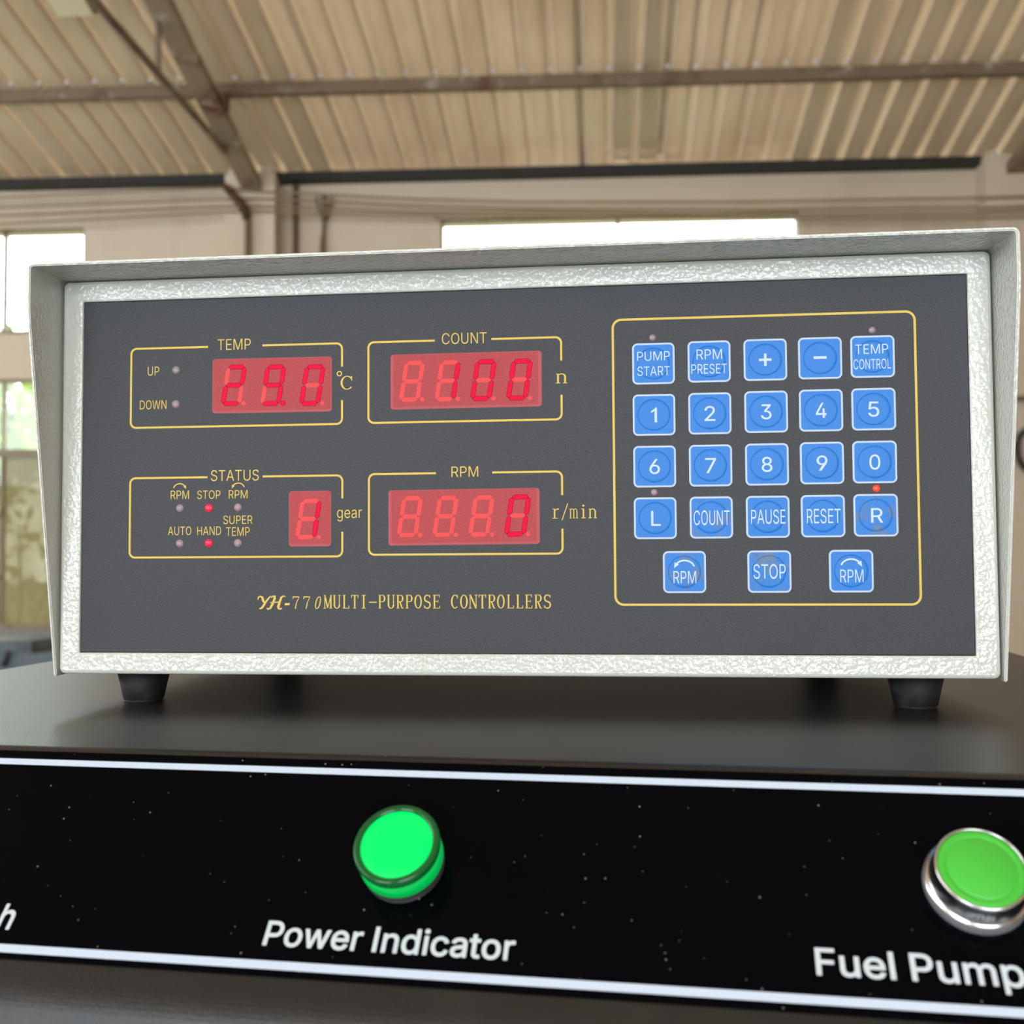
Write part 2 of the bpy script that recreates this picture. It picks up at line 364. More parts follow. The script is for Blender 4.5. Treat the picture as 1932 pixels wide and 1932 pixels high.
# ------------------------------------------------------------------ sans lettering: outlines in 1/1000 em, [advance, [contours]]
GLYPHS = {"+":[453,[[61,174,61,224,62,226,194,226,198,228,198,362,200,364,252,364,255,362,255,228,258,226,390,226,391,224,391,174,390,172,258,172,255,170,255,36,252,34,200,34,198,36,198,171,62,172]]],"-":[453,[[337,190,334,188,116,188,114,190,114,240,116,244,334,244,337,240]]],"0":[453,[[232,516,254,514,278,509,301,498,322,485,334,474,360,444,372,424,384,396,395,354,404,294,405,238,401,186,393,142,384,112,374,88,358,61,344,43,326,26,298,9,262,-3,224,-7,190,-3,170,3,152,11,130,23,119,34,94,64,75,96,64,130,58,154,49,210,48,270,52,324,60,366,69,396,81,424,96,448,128,482,154,500,176,509,200,514],[220,50,244,51,262,56,274,62,286,71,306,90,322,121,330,142,338,180,344,240,344,268,338,328,332,358,323,388,304,419,278,445,248,458,230,460,208,458,182,449,166,438,148,418,132,390,121,358,112,306,109,268,112,202,117,166,124,142,138,106,153,84,176,64,200,53]]],"2":[453,[[66,0,64,2,64,46,66,49,276,274,295,298,309,322,315,338,320,358,318,392,308,418,288,440,272,450,258,455,228,460,200,458,182,453,162,441,145,424,137,410,130,392,126,362,68,362,66,364,67,386,77,424,86,442,98,460,117,478,140,495,168,507,186,512,210,515,240,515,272,510,306,498,324,486,350,460,361,446,373,422,378,404,381,380,379,350,373,322,361,296,337,260,320,239,286,200,154,62,153,58,156,57,386,57,389,56,389,2,386,0]]],"3":[453,[[72,509,370,509,372,508,371,460,223,292,226,290,256,289,288,284,322,269,345,252,360,238,380,208,385,192,392,166,393,136,392,120,380,84,371,66,359,52,340,32,310,12,274,0,244,-6,192,-6,160,0,124,14,97,30,72,54,56,82,45,118,44,130,46,132,106,132,110,130,114,108,125,88,136,77,156,62,180,54,202,50,234,51,252,54,264,57,286,66,298,74,311,88,323,108,328,130,329,142,326,172,320,190,308,208,288,226,264,239,238,245,210,248,160,248,157,250,158,300,280,438,287,448,288,450,286,452,72,452,70,454,70,508]]],"4":[453,[[308,509,309,506,301,490,109,166,110,163,281,164,282,166,282,316,284,318,342,318,343,316,344,164,410,163,413,160,413,106,410,105,344,105,343,104,343,2,342,0,284,0,282,2,282,104,42,105,40,106,41,160,245,506,248,509]]],"5":[453,[[364,509,366,508,366,454,364,452,152,451,134,304,136,302,158,317,188,329,224,334,236,334,272,328,290,323,314,311,332,298,350,280,369,252,378,234,386,208,390,184,390,138,378,94,360,60,338,36,314,18,290,6,254,-4,212,-7,170,0,146,8,106,33,85,58,73,76,67,90,61,118,62,130,122,129,127,108,139,88,148,77,172,60,206,50,226,50,250,53,262,57,286,71,306,90,312,100,320,118,326,142,327,178,320,208,305,234,284,256,256,271,224,277,188,274,158,265,128,246,74,252,68,254,96,508,98,509]]],"6":[453,[[320,508,181,304,182,301,198,308,222,314,258,313,302,301,320,292,334,282,358,258,370,240,384,202,388,180,389,148,388,132,384,112,370,76,351,48,332,30,306,11,276,-1,248,-6,212,-6,168,3,138,18,114,36,95,58,78,88,68,120,64,154,65,180,73,220,89,262,109,298,251,508,254,509],[198,262,176,254,162,244,145,226,138,213,127,184,125,154,128,126,139,100,151,82,162,71,180,59,200,51,222,48,252,51,270,57,290,71,301,82,315,102,321,118,327,142,327,172,324,186,319,204,307,226,290,243,276,253,254,262,230,265]]],"7":[453,[[100,0,98,2,99,4,323,448,322,452,64,452,62,454,63,508,390,508,391,506,391,448,166,2,162,0]]],"8":[453,[[222,516,270,511,288,506,308,497,332,481,351,462,370,436,378,412,382,382,378,352,370,324,360,310,344,291,318,273,302,268,302,264,326,257,350,242,373,220,387,196,393,180,399,156,401,142,399,114,396,100,388,78,372,54,350,32,330,18,302,5,270,-3,236,-7,200,-6,158,2,134,11,116,21,98,35,84,50,67,72,56,100,52,126,53,154,56,172,64,192,74,210,86,227,102,242,126,257,151,264,150,268,134,273,108,291,92,310,82,324,73,354,70,378,74,412,82,436,88,448,102,466,116,479,144,497,164,506,182,511],[336,126,337,144,334,162,327,180,317,196,296,215,282,224,258,232,230,235,194,232,170,224,156,215,140,202,125,180,119,166,115,144,118,114,124,100,134,84,144,75,168,59,182,54,206,50,252,51,276,56,296,66,325,94,331,106],[313,412,303,426,290,440,264,454,248,458,222,460,200,457,182,452,168,444,157,436,139,412,133,378,134,360,139,340,152,319,164,308,180,299,194,294,212,290,240,290,272,299,284,306,298,318,307,330,315,348,319,378]]],"9":[453,[[132,1,271,206,270,208,258,202,230,195,194,196,180,198,138,213,108,236,95,250,83,268,74,286,68,308,65,328,64,362,65,376,71,404,77,422,96,453,123,482,144,495,162,504,180,510,212,515,240,515,272,510,308,495,329,482,352,458,368,433,382,400,388,374,389,340,384,304,373,268,339,206,201,2,198,0],[204,458,186,452,162,437,146,421,139,410,131,388,125,358,128,326,136,298,145,284,162,266,176,255,198,247,212,244,230,243,254,247,278,256,296,271,314,296,324,320,327,334,327,364,324,382,316,404,307,418,288,440,278,447,248,458,230,460]]],"A":[480,[[204,509,276,508,460,10,462,0,398,0,394,2,345,140,342,142,138,142,134,140,85,2,84,0,20,0,16,2,199,506],[240,452,236,448,192,304,157,206,156,200,158,199,322,200,322,206,271,346]]],"C":[510,[[356,498,378,488,404,469,426,449,439,432,450,414,462,388,471,358,472,348,410,348,407,352,400,376,381,406,368,419,350,433,326,445,294,454,264,456,228,451,200,442,164,418,152,406,136,384,124,364,116,340,107,300,103,258,107,208,116,168,125,144,136,124,152,103,168,88,182,77,204,65,246,54,282,53,300,56,324,63,348,74,368,90,387,112,400,132,407,156,410,160,470,160,472,154,469,142,457,106,427,60,410,44,372,18,336,3,288,-6,246,-6,200,2,176,11,152,23,122,45,101,66,86,88,70,114,58,142,47,184,40,246,41,280,44,306,55,358,73,400,85,420,101,442,126,466,150,484,174,497,218,511,234,514,260,516,290,515,312,512]]],"D":[502,[[62,0,60,2,61,508,232,509,262,507,296,501,320,494,356,477,376,462,391,448,420,416,435,388,444,368,455,328,462,262,461,230,455,182,444,142,435,122,417,92,400,71,376,48,338,24,298,10,268,4,226,0],[128,57,244,58,274,63,296,70,320,82,340,97,356,112,368,128,378,146,389,176,398,226,399,268,395,308,389,334,380,358,368,382,337,416,320,429,274,446,250,450,226,452,126,452,125,58]]],"E":[419,[[374,0,62,0,60,2,60,506,62,509,371,508,372,454,370,452,126,452,126,286,352,286,355,284,355,232,352,229,128,229,125,226,125,58,128,57,374,57,375,56,375,2]]],"F":[410,[[62,0,60,2,61,508,368,509,369,506,369,454,368,452,126,452,125,280,128,278,344,278,346,274,346,224,344,221,126,220,125,2,122,0]]],"H":[517,[[62,0,60,2,61,508,122,509,125,506,125,292,128,289,391,290,392,292,392,506,394,509,456,508,457,2,454,0,394,0,392,2,392,231,128,232,125,230,125,2,122,0]]],"L":[393,[[62,509,122,509,125,506,125,58,128,57,358,57,361,56,361,2,358,0,62,0,60,2,60,506]]],"M":[628,[[62,509,152,508,278,184,314,76,317,80,358,202,476,507,478,509,567,508,568,2,566,0,506,0,504,2,506,431,456,290,354,28,340,0,290,0,285,2,171,286,122,430,120,398,122,346,122,2,118,0,62,0,60,2,60,506]]],"N":[523,[[463,2,460,0,388,0,386,2,198,296,122,428,120,422,122,394,124,310,125,308,125,2,122,0,62,0,60,2,60,506,62,509,134,509,136,508,354,166,400,83,402,86,399,142,399,506,400,509,462,508]]],"O":[533,[[234,514,260,516,300,514,330,508,356,498,384,485,404,469,432,442,450,418,462,396,478,360,486,330,489,310,493,246,486,178,478,148,468,124,448,88,429,64,408,42,386,26,356,11,332,2,288,-6,246,-6,200,2,176,11,152,23,122,45,107,60,88,84,70,114,55,150,47,184,42,214,40,262,47,324,58,366,70,394,85,420,107,448,122,463,150,484,180,499,206,509],[264,456,228,451,204,443,180,430,152,406,136,384,124,364,116,340,107,300,103,250,107,208,116,168,124,144,136,124,152,103,182,77,204,65,246,54,276,53,302,57,336,68,365,88,390,114,409,144,423,186,429,222,430,268,426,310,418,342,408,366,384,402,366,421,348,434,330,443,290,454]]],"P":[445,[[62,0,60,2,61,508,238,509,290,503,310,498,331,488,350,477,378,448,390,430,404,392,409,350,407,326,404,304,390,266,371,238,352,220,328,205,304,195,284,190,262,187,128,186,125,184,125,2,122,0],[128,242,254,243,284,250,298,256,316,271,326,280,333,292,342,316,344,332,344,362,341,380,332,404,320,421,296,440,268,449,238,452,126,452,125,244]]],"R":[449,[[62,509,242,509,292,504,334,488,350,479,364,467,380,451,399,416,407,382,409,344,405,308,392,274,371,244,352,229,315,208,427,2,424,0,356,0,352,2,258,178,248,196,244,198,128,198,125,196,125,2,122,0,62,0,60,2,60,506],[125,256,128,255,254,256,284,262,310,274,326,288,335,302,341,320,344,338,345,356,342,382,335,404,327,416,316,428,298,440,268,449,238,452,126,452]]],"S":[447,[[232,516,270,512,310,501,334,489,352,476,370,458,388,430,397,404,401,380,400,378,340,378,336,382,332,400,319,422,312,429,292,444,270,452,252,456,228,459,208,458,192,456,162,446,144,435,131,422,120,404,116,388,116,362,120,350,125,340,136,328,148,319,163,310,208,294,276,276,312,264,360,237,381,218,398,194,406,164,407,118,404,100,397,82,388,68,376,50,358,32,342,21,306,4,274,-5,234,-9,196,-8,142,3,108,18,88,34,65,58,54,76,42,110,39,136,102,137,110,110,116,98,125,86,136,76,154,64,172,57,198,51,228,49,258,52,280,57,300,67,318,80,335,100,344,122,346,142,343,158,337,172,334,177,318,191,300,203,268,216,190,237,150,250,120,264,90,285,72,305,60,326,53,356,53,394,62,424,75,448,94,469,114,485,136,497,160,507,186,512]]],"T":[449,[[256,0,196,0,193,2,192,451,190,452,34,452,32,454,32,506,34,509,416,508,417,454,414,452,258,452,257,2]]],"U":[517,[[62,509,122,509,124,506,124,170,127,150,133,128,150,98,161,86,178,73,188,67,212,58,250,52,280,53,298,56,332,68,352,83,368,98,378,114,389,144,393,170,393,506,394,509,454,509,457,506,456,146,444,102,432,78,416,56,386,29,346,7,316,-2,290,-7,230,-7,188,2,155,14,124,34,96,62,84,80,72,104,66,122,61,156,60,506]]],"W":[686,[[669,508,530,2,528,0,458,0,454,2,362,344,350,394,345,424,342,430,324,344,230,2,228,0,158,0,154,2,17,506,18,509,80,509,83,506,171,166,192,69,195,70,206,124,224,196,305,506,307,508,378,509,381,506,462,196,492,69,495,76,505,128,602,506,606,509]]],"a":[389,[[337,2,334,0,278,1,277,50,274,52,272,51,266,40,246,20,226,6,206,-2,166,-9,140,-8,112,-2,95,4,80,12,68,22,49,44,39,58,34,76,31,92,30,112,31,124,37,148,42,160,56,177,64,185,86,198,118,209,164,218,244,228,260,232,270,238,276,254,272,284,266,298,248,318,220,329,200,331,172,329,143,320,122,305,108,290,100,276,98,275,44,291,42,296,48,308,64,332,76,344,100,362,122,372,152,380,178,384,218,383,248,377,274,368,296,353,314,334,330,304,336,274],[276,188,274,189,266,184,242,177,142,162,116,149,99,134,93,116,93,88,103,70,118,57,130,51,166,45,188,46,202,49,218,54,236,63,256,83,270,106,276,134]]],"c":[396,[[308,354,330,335,346,314,358,290,361,278,360,277,306,262,302,264,297,278,285,296,272,309,252,322,230,328,200,330,180,327,158,319,144,309,131,296,116,276,107,254,98,218,96,194,98,158,107,120,119,96,144,67,156,58,170,52,194,47,210,46,234,49,254,56,272,67,286,80,296,96,306,117,362,102,358,86,349,68,335,48,308,23,284,8,248,-4,222,-8,182,-7,150,1,116,16,96,32,83,44,68,63,52,92,46,108,41,128,35,168,35,206,44,260,55,290,67,312,96,344,128,367,158,378,198,384,224,384,240,382,276,372]]],"d":[424,[[372,508,372,2,368,0,314,0,313,2,313,56,312,59,305,56,288,32,272,17,264,10,240,-2,212,-7,186,-8,158,-4,132,4,102,23,79,44,55,84,41,126,35,158,35,218,44,264,55,294,77,330,110,360,132,372,152,379,186,384,212,384,240,379,254,372,272,360,288,344,306,320,308,319,311,320,311,506,314,509],[198,47,228,49,248,56,264,65,282,84,294,102,306,134,309,150,312,182,310,222,306,242,300,264,291,282,276,301,254,318,230,327,210,330,182,328,162,321,144,310,129,296,115,276,107,258,98,222,96,198,97,168,100,144,107,122,118,96,142,68,156,58,176,50]]],"e":[404,[[222,384,252,379,294,361,314,345,339,318,348,302,357,282,367,248,370,222,371,170,368,169,98,169,97,168,98,150,104,122,109,108,125,84,150,62,170,53,194,47,228,47,264,56,276,64,292,80,306,104,344,96,364,90,361,78,345,50,326,31,302,13,284,4,252,-5,218,-8,186,-7,140,5,116,16,96,32,83,44,68,63,52,92,46,108,40,132,35,158,35,216,44,260,55,290,76,324,99,348,132,368,158,379,194,384],[308,222,307,240,298,270,282,296,264,313,248,322,234,327,210,330,182,328,168,324,150,316,133,302,115,282,107,266,101,248,97,228,98,221]]],"g":[425,[[371,378,372,376,372,-18,369,-44,360,-74,348,-92,324,-118,294,-135,252,-147,216,-151,168,-148,138,-141,104,-127,86,-114,74,-103,65,-92,52,-72,54,-67,98,-43,102,-42,126,-70,140,-81,158,-90,182,-96,216,-97,246,-93,266,-85,282,-75,294,-62,300,-54,310,-30,311,66,306,67,288,42,264,21,242,11,212,5,174,6,146,12,114,26,92,41,76,58,55,90,41,130,35,162,34,204,38,240,47,274,58,300,76,328,104,355,128,370,156,379,174,383,216,384,228,382,246,377,264,368,276,358,291,342,307,322,312,319,313,322,314,378],[222,329,186,329,158,320,144,311,125,292,115,276,103,246,98,222,96,186,98,160,104,136,115,108,126,94,146,75,164,65,188,60,210,59,236,63,264,74,272,82,288,100,300,120,309,154,312,172,312,214,309,232,300,264,294,276,285,292,266,310,252,320]]],"h":[410,[[357,2,354,0,298,0,296,2,295,256,284,290,269,308,262,314,246,323,216,329,184,326,156,315,150,312,138,300,126,284,119,266,114,242,114,2,112,0,54,0,53,2,53,506,54,509,112,509,114,506,114,318,135,346,151,362,162,369,190,380,220,384,246,383,264,380,292,371,311,358,331,338,340,322,352,290,356,266]]],"i":[167,[[54,379,112,379,114,376,114,2,112,0,54,0,53,2,53,376],[126,476,119,460,106,448,94,444,72,444,61,448,48,460,42,476,42,490,47,506,58,515,70,522,88,524,100,521,118,508,124,496]]],"m":[610,[[557,2,556,0,498,0,496,2,496,256,493,278,490,290,484,301,472,314,444,327,424,330,400,329,370,317,350,298,344,290,338,272,335,250,335,2,334,0,276,0,274,2,274,266,272,280,262,302,240,321,228,326,216,329,186,330,172,326,157,320,148,314,134,302,123,284,114,254,114,2,112,0,54,0,53,2,53,376,54,379,112,378,112,320,114,315,132,346,150,363,174,377,192,384,208,386,226,386,246,383,274,372,292,356,302,344,318,312,326,328,346,352,366,368,396,381,432,386,462,384,484,378,509,364,526,350,541,328,550,308,556,278]]],"n":[410,[[357,2,354,0,298,0,296,2,295,256,284,290,269,308,262,314,246,323,216,329,184,326,156,315,150,312,138,300,126,284,119,266,114,242,114,2,112,0,54,0,53,2,53,376,54,379,112,378,112,320,114,316,135,346,151,362,174,375,208,383,246,383,276,377,292,371,310,360,331,338,347,308,352,290,356,266]]],"o":[415,[[234,-7,182,-7,158,-2,140,4,116,16,96,32,71,60,55,86,46,108,37,150,34,192,40,246,46,270,55,290,67,312,96,344,116,360,140,372,176,382,218,384,240,382,276,372,300,360,314,348,333,330,348,311,361,288,370,266,378,230,381,176,376,132,367,102,352,72,334,48,314,28,300,16,266,1],[204,46,236,50,254,56,272,68,288,84,300,102,309,122,316,150,319,180,318,206,312,242,304,266,292,288,278,303,258,319,234,327,212,330,188,329,170,324,152,316,134,300,116,276,107,254,98,218,96,194,98,158,103,132,115,102,128,84,144,67,159,56,176,50]]],"p":[424,[[54,-143,53,-142,53,378,54,379,112,378,112,320,114,319,119,320,142,351,160,366,184,378,210,384,238,384,262,381,298,370,322,354,347,330,358,314,368,296,379,270,385,246,389,218,389,158,382,120,370,84,348,49,318,20,294,5,252,-7,210,-7,178,1,150,19,138,30,119,56,118,58,114,58,114,-142,112,-143],[214,47,244,49,258,53,274,62,295,80,310,102,320,128,325,150,328,182,325,228,322,242,316,260,301,290,282,309,268,319,246,327,226,330,198,328,175,320,160,312,142,293,125,264,119,246,113,210,113,168,117,144,125,114,138,90,154,72,175,56,192,50]]],"r":[259,[[54,0,53,2,53,376,54,379,112,378,112,322,114,321,132,350,142,359,166,375,196,384,240,384,243,382,243,326,241,322,202,326,174,321,148,308,134,296,125,284,114,250,114,2,112,0]]],"t":[227,[[208,0,182,-4,146,-3,124,2,110,8,94,19,81,34,69,60,65,90,65,324,62,327,8,327,6,330,6,376,8,379,62,379,65,382,65,468,68,471,124,471,126,468,126,382,128,379,203,378,204,330,202,327,128,327,126,324,126,94,129,72,136,61,142,56,166,50,200,53,202,52,213,4]]],"u":[410,[[54,379,112,379,114,378,114,134,117,114,119,104,128,86,142,71,166,55,198,50,226,53,250,62,262,71,274,84,287,104,293,120,296,146,296,378,298,379,354,379,357,378,357,2,354,0,300,0,298,2,298,66,287,48,277,36,258,18,234,4,202,-4,162,-4,130,4,100,20,77,44,68,60,62,74,54,114,53,378]]],"w":[567,[[544,378,545,376,538,356,429,2,426,0,370,0,368,2,297,250,286,303,282,302,263,224,200,2,196,0,142,0,137,2,23,376,24,378,84,379,88,376,148,160,168,76,172,73,198,184,251,376,256,379,316,378,361,218,382,136,396,70,423,176,479,376,484,379]]]}
GLYPHS['I'] = [186, [[62, 0, 124, 0, 124, 509, 62, 509]]]
GLYPHS['l'] = [164, [[52, 0, 112, 0, 112, 509, 52, 509]]]
GLYPHS['1'] = [260, [[138, 0, 198, 0, 198, 509, 160, 509, 140, 468, 96, 424, 44, 396, 44, 336, 92, 358, 138, 398]]]
GLYPHS[' '] = [170, []]
# the same letters in a heavier weight
BOLD = {"F":[412,[[58,-12,51,-8,47,4,48,514,54,520,64,522,366,522,375,520,379,516,382,508,382,454,379,444,372,440,142,439,138,438,138,294,139,292,342,291,352,289,358,282,359,276,359,222,354,212,342,208,139,208,138,204,138,4,136,-6,130,-12,124,-13]]],"P":[447,[[58,-12,51,-8,47,4,48,514,54,520,64,522,240,522,264,520,294,515,318,509,336,500,360,484,388,456,403,432,415,400,421,360,421,334,416,298,403,262,388,238,370,219,336,194,316,185,294,179,264,174,138,172,138,4,136,-6,130,-12,124,-13],[138,256,142,255,240,255,264,258,288,266,306,279,316,288,322,300,329,318,331,334,331,364,329,376,322,396,311,412,292,427,264,437,238,439,139,438,138,436]]],"S":[449,[[230,529,282,523,318,512,344,497,362,484,388,456,399,438,411,402,414,382,412,372,404,366,398,365,332,366,326,372,322,390,315,406,306,418,294,428,278,436,258,442,228,446,206,445,192,442,168,434,152,425,140,412,130,394,128,378,129,364,133,352,146,336,168,323,216,305,278,289,320,275,368,247,391,226,409,198,418,172,421,132,417,102,408,76,386,42,356,15,330,-1,300,-12,252,-21,212,-22,176,-18,146,-12,104,6,84,20,59,46,43,70,31,100,25,136,28,144,36,149,108,149,114,144,117,138,122,114,128,102,138,90,156,78,168,72,188,66,206,63,242,63,264,66,278,71,302,83,314,94,325,108,331,124,333,142,328,162,314,178,296,190,266,202,176,227,122,248,96,264,72,286,62,298,52,312,43,336,39,370,41,400,52,436,65,456,74,468,92,485,108,496,144,515,180,524]]],"a":[391,[[346,-9,334,-13,274,-12,266,-6,264,16,262,17,240,-1,208,-15,178,-21,142,-21,102,-12,76,-1,47,24,36,40,27,54,21,76,18,90,17,114,21,138,26,156,32,168,48,188,58,196,84,212,112,221,156,230,238,240,258,246,263,252,259,282,251,298,234,311,214,317,172,316,148,308,130,295,117,280,108,265,100,261,48,275,34,281,29,288,29,298,35,312,47,330,70,355,100,377,142,391,178,397,208,397,228,395,256,388,280,380,303,364,326,340,341,312,349,274,350,4],[263,168,208,159,168,154,144,149,130,143,112,129,107,120,105,108,105,96,111,82,118,74,126,68,148,60,166,58,192,60,204,63,222,71,232,77,246,91,257,108,263,132]]],"c":[398,[[290,380,322,360,340,342,353,326,363,310,372,290,375,278,371,268,364,264,356,262,308,250,298,250,292,256,284,274,274,289,261,302,250,308,230,315,200,317,182,314,164,308,152,299,133,278,126,268,115,238,109,194,111,158,115,140,127,106,142,86,164,69,188,61,206,59,226,61,254,70,266,78,276,88,285,100,294,124,298,128,304,129,369,112,375,106,375,100,369,80,350,46,326,20,292,-2,262,-14,224,-21,182,-20,154,-14,130,-6,104,10,88,21,74,36,54,62,42,82,34,104,25,146,21,190,28,248,33,272,39,286,57,320,74,340,98,362,134,384,182,396,224,397,262,390]]],"d":[426,[[376,521,383,514,385,506,384,-4,376,-12,370,-13,308,-11,301,-4,298,25,268,-2,256,-9,232,-17,214,-20,172,-20,128,-8,98,10,70,35,54,58,42,80,30,116,22,160,22,218,28,254,43,298,67,338,86,356,104,371,119,380,154,392,172,396,212,397,248,390,272,377,296,355,297,356,298,506,300,514,308,521,314,522],[188,61,212,60,232,63,256,76,272,92,282,106,294,140,299,182,296,230,288,260,280,274,266,292,250,305,230,314,212,317,188,316,164,308,152,300,135,284,124,266,115,242,109,196,112,152,126,106,135,94,152,76,166,67]]],"e":[406,[[178,396,224,397,236,395,272,386,302,372,325,352,340,337,354,320,368,290,380,248,383,224,384,170,380,160,374,157,112,156,111,154,118,122,130,98,146,81,158,72,188,61,206,59,226,60,244,63,260,69,268,75,282,88,294,110,302,117,308,117,328,113,368,104,374,100,378,92,372,70,353,40,334,21,320,9,298,-3,286,-9,250,-18,232,-20,200,-21,184,-20,158,-15,112,3,88,21,60,52,42,82,34,104,22,158,22,214,27,248,39,286,55,316,74,340,92,358,110,371,134,384],[111,236,112,234,292,234,294,236,284,268,273,286,258,302,232,314,212,317,178,314,164,309,148,299,136,288,126,274,115,250]]],"h":[412,[[48,520,110,522,120,520,126,514,127,360,128,358,146,374,162,383,182,391,218,397,234,397,270,392,284,388,299,382,320,367,336,352,349,334,358,316,363,298,369,264,370,250,370,4,366,-9,354,-13,296,-13,288,-9,284,-2,282,256,273,282,260,298,242,311,216,316,186,313,170,308,156,299,139,280,131,258,127,244,127,4,123,-8,110,-13,54,-13,44,-8,40,4,40,508,41,514]]],"i":[169,[[54,392,114,392,122,388,127,378,127,4,123,-8,114,-13,54,-13,44,-9,40,0,40,376,44,388],[138,496,138,472,130,454,114,438,92,431,74,431,54,438,37,454,32,462,29,474,28,486,31,502,37,514,50,526,60,532,74,536,86,537,98,535,116,526,130,514]]],"m":[612,[[566,-8,560,-12,554,-13,498,-13,492,-12,485,-6,483,4,483,256,480,276,478,286,470,297,452,310,432,316,404,317,378,307,369,300,356,282,349,262,348,4,346,-6,338,-12,332,-13,276,-13,266,-10,263,-6,261,4,261,264,260,274,253,292,236,308,216,316,188,317,174,313,162,308,144,293,133,274,127,256,126,-2,122,-9,114,-13,56,-13,44,-9,40,4,40,376,44,388,56,392,116,391,123,384,126,360,156,382,168,389,186,395,206,399,240,398,264,392,282,382,302,364,318,342,320,342,330,354,348,370,366,383,386,391,414,397,444,399,474,395,500,385,518,374,541,352,553,334,561,316,567,292,570,262,570,4]]],"n":[412,[[366,-9,354,-13,296,-13,288,-9,284,-2,282,256,273,282,260,298,242,311,216,316,186,313,170,308,156,299,139,280,131,258,127,244,127,4,123,-8,110,-13,54,-13,44,-8,40,4,40,376,44,388,56,392,116,391,123,384,126,357,146,374,162,383,182,391,218,397,254,395,284,388,302,380,320,367,342,345,354,324,360,310,366,286,369,264,370,4]]],"o":[417,[[182,396,232,396,262,390,284,383,304,372,322,358,351,328,372,296,386,256,393,218,393,158,389,134,378,94,357,56,345,40,322,18,304,4,268,-12,232,-20,182,-20,154,-14,130,-6,112,3,88,21,60,52,42,82,34,104,28,128,22,170,22,206,31,262,42,292,57,320,74,340,88,355,112,372,134,384],[188,61,208,59,238,63,254,70,270,82,284,100,294,118,302,146,305,166,306,194,303,226,294,256,281,280,264,298,250,308,232,314,214,317,200,317,182,314,164,308,152,299,142,290,126,268,115,238,111,218,109,182,112,152,124,112,138,92,152,76,164,69]]],"p":[426,[[50,-155,44,-152,40,-140,41,382,48,390,56,392,110,392,116,390,124,382,126,354,150,375,164,384,176,390,200,395,212,397,258,395,300,383,320,372,357,338,380,301,393,268,402,218,402,160,394,112,381,76,356,38,326,10,296,-8,266,-17,252,-20,224,-21,198,-18,182,-14,152,1,128,22,127,20,126,-146,122,-152,114,-156],[204,61,224,60,248,63,264,70,285,88,298,106,309,136,315,182,313,220,310,238,304,256,292,280,275,298,260,308,246,314,224,317,204,316,180,309,168,301,152,286,136,256,131,238,126,212,128,154,136,122,143,106,152,92,174,72,192,63]]],"r":[261,[[50,-12,44,-8,40,4,41,382,44,388,54,392,116,391,123,384,126,363,158,386,186,395,206,398,240,397,248,395,255,388,256,382,256,324,255,318,252,313,242,309,204,313,186,311,168,305,156,298,142,286,130,262,127,250,126,-2,122,-9,114,-13]]],"t":[229,[[216,-11,192,-16,160,-17,144,-16,120,-10,102,-2,84,11,68,30,60,48,54,72,52,90,52,312,48,314,10,314,-2,318,-6,324,-7,330,-7,378,-6,384,0,390,48,392,52,393,52,468,54,476,60,483,130,483,137,476,139,468,140,392,202,392,210,390,215,384,217,378,217,330,215,320,212,318,202,314,142,314,139,312,139,96,140,80,148,68,166,63,186,64,202,67,211,62,215,56,226,2,224,-4]]],"u":[412,[[45,388,56,392,110,392,120,390,126,382,127,136,130,112,143,88,156,76,174,67,198,63,224,66,242,73,252,79,264,92,270,100,280,122,283,148,284,382,290,390,300,392,354,392,366,388,369,382,370,376,370,2,366,-9,354,-13,294,-12,286,-4,284,23,264,6,246,-5,230,-11,204,-17,164,-17,134,-11,111,-2,92,10,74,28,61,46,52,64,44,94,41,116,40,376,41,382]]],"w":[569,[[14,388,26,392,86,392,96,388,100,382,170,128,194,220,238,378,242,387,248,391,314,392,320,391,327,384,369,238,395,136,398,129,410,178,469,384,476,391,482,392,542,392,548,391,554,388,558,378,556,370,445,6,438,-8,426,-13,368,-13,359,-8,350,16,284,249,281,244,210,-6,204,-12,198,-13,140,-13,134,-12,129,-8,125,-2,116,28,14,364,10,378]]]}
BOLD['I'] = [198, [[54, -13, 144, -13, 144, 522, 54, 522]]]
BOLD['l'] = [176, [[44, -13, 134, -13, 134, 522, 44, 522]]]
BOLD[' '] = [170, []]


def area2(L):
    return sum(L[i][0] * L[(i + 1) % len(L)][1] - L[(i + 1) % len(L)][0] * L[i][1] for i in range(len(L)))


def inside(p, L):
    c = False
    for i in range(len(L)):
        a, b = L[i], L[i - 1]
        if (a[1] > p[1]) != (b[1] > p[1]) and p[0] < (b[0] - a[0]) * (p[1] - a[1]) / (b[1] - a[1]) + a[0]:
            c = not c
    return c


def embolden(L, d):
    """Move an outline d units outwards (holes, which run the other way, shrink)."""
    out = []
    n = len(L)
    for i in range(n):
        a, p, b = Vector(L[i - 1]), Vector(L[i]), Vector(L[(i + 1) % n])
        d1, d2 = (p - a).normalized(), (b - p).normalized()
        n1, n2 = Vector((d1.y, -d1.x)), Vector((d2.y, -d2.x))
        m = n1 + n2
        m = m / max(0.5, m.dot(n1)) if m.length > 1e-6 else n1
        out.append((p.x + m.x * d, p.y + m.y * d))
    return out


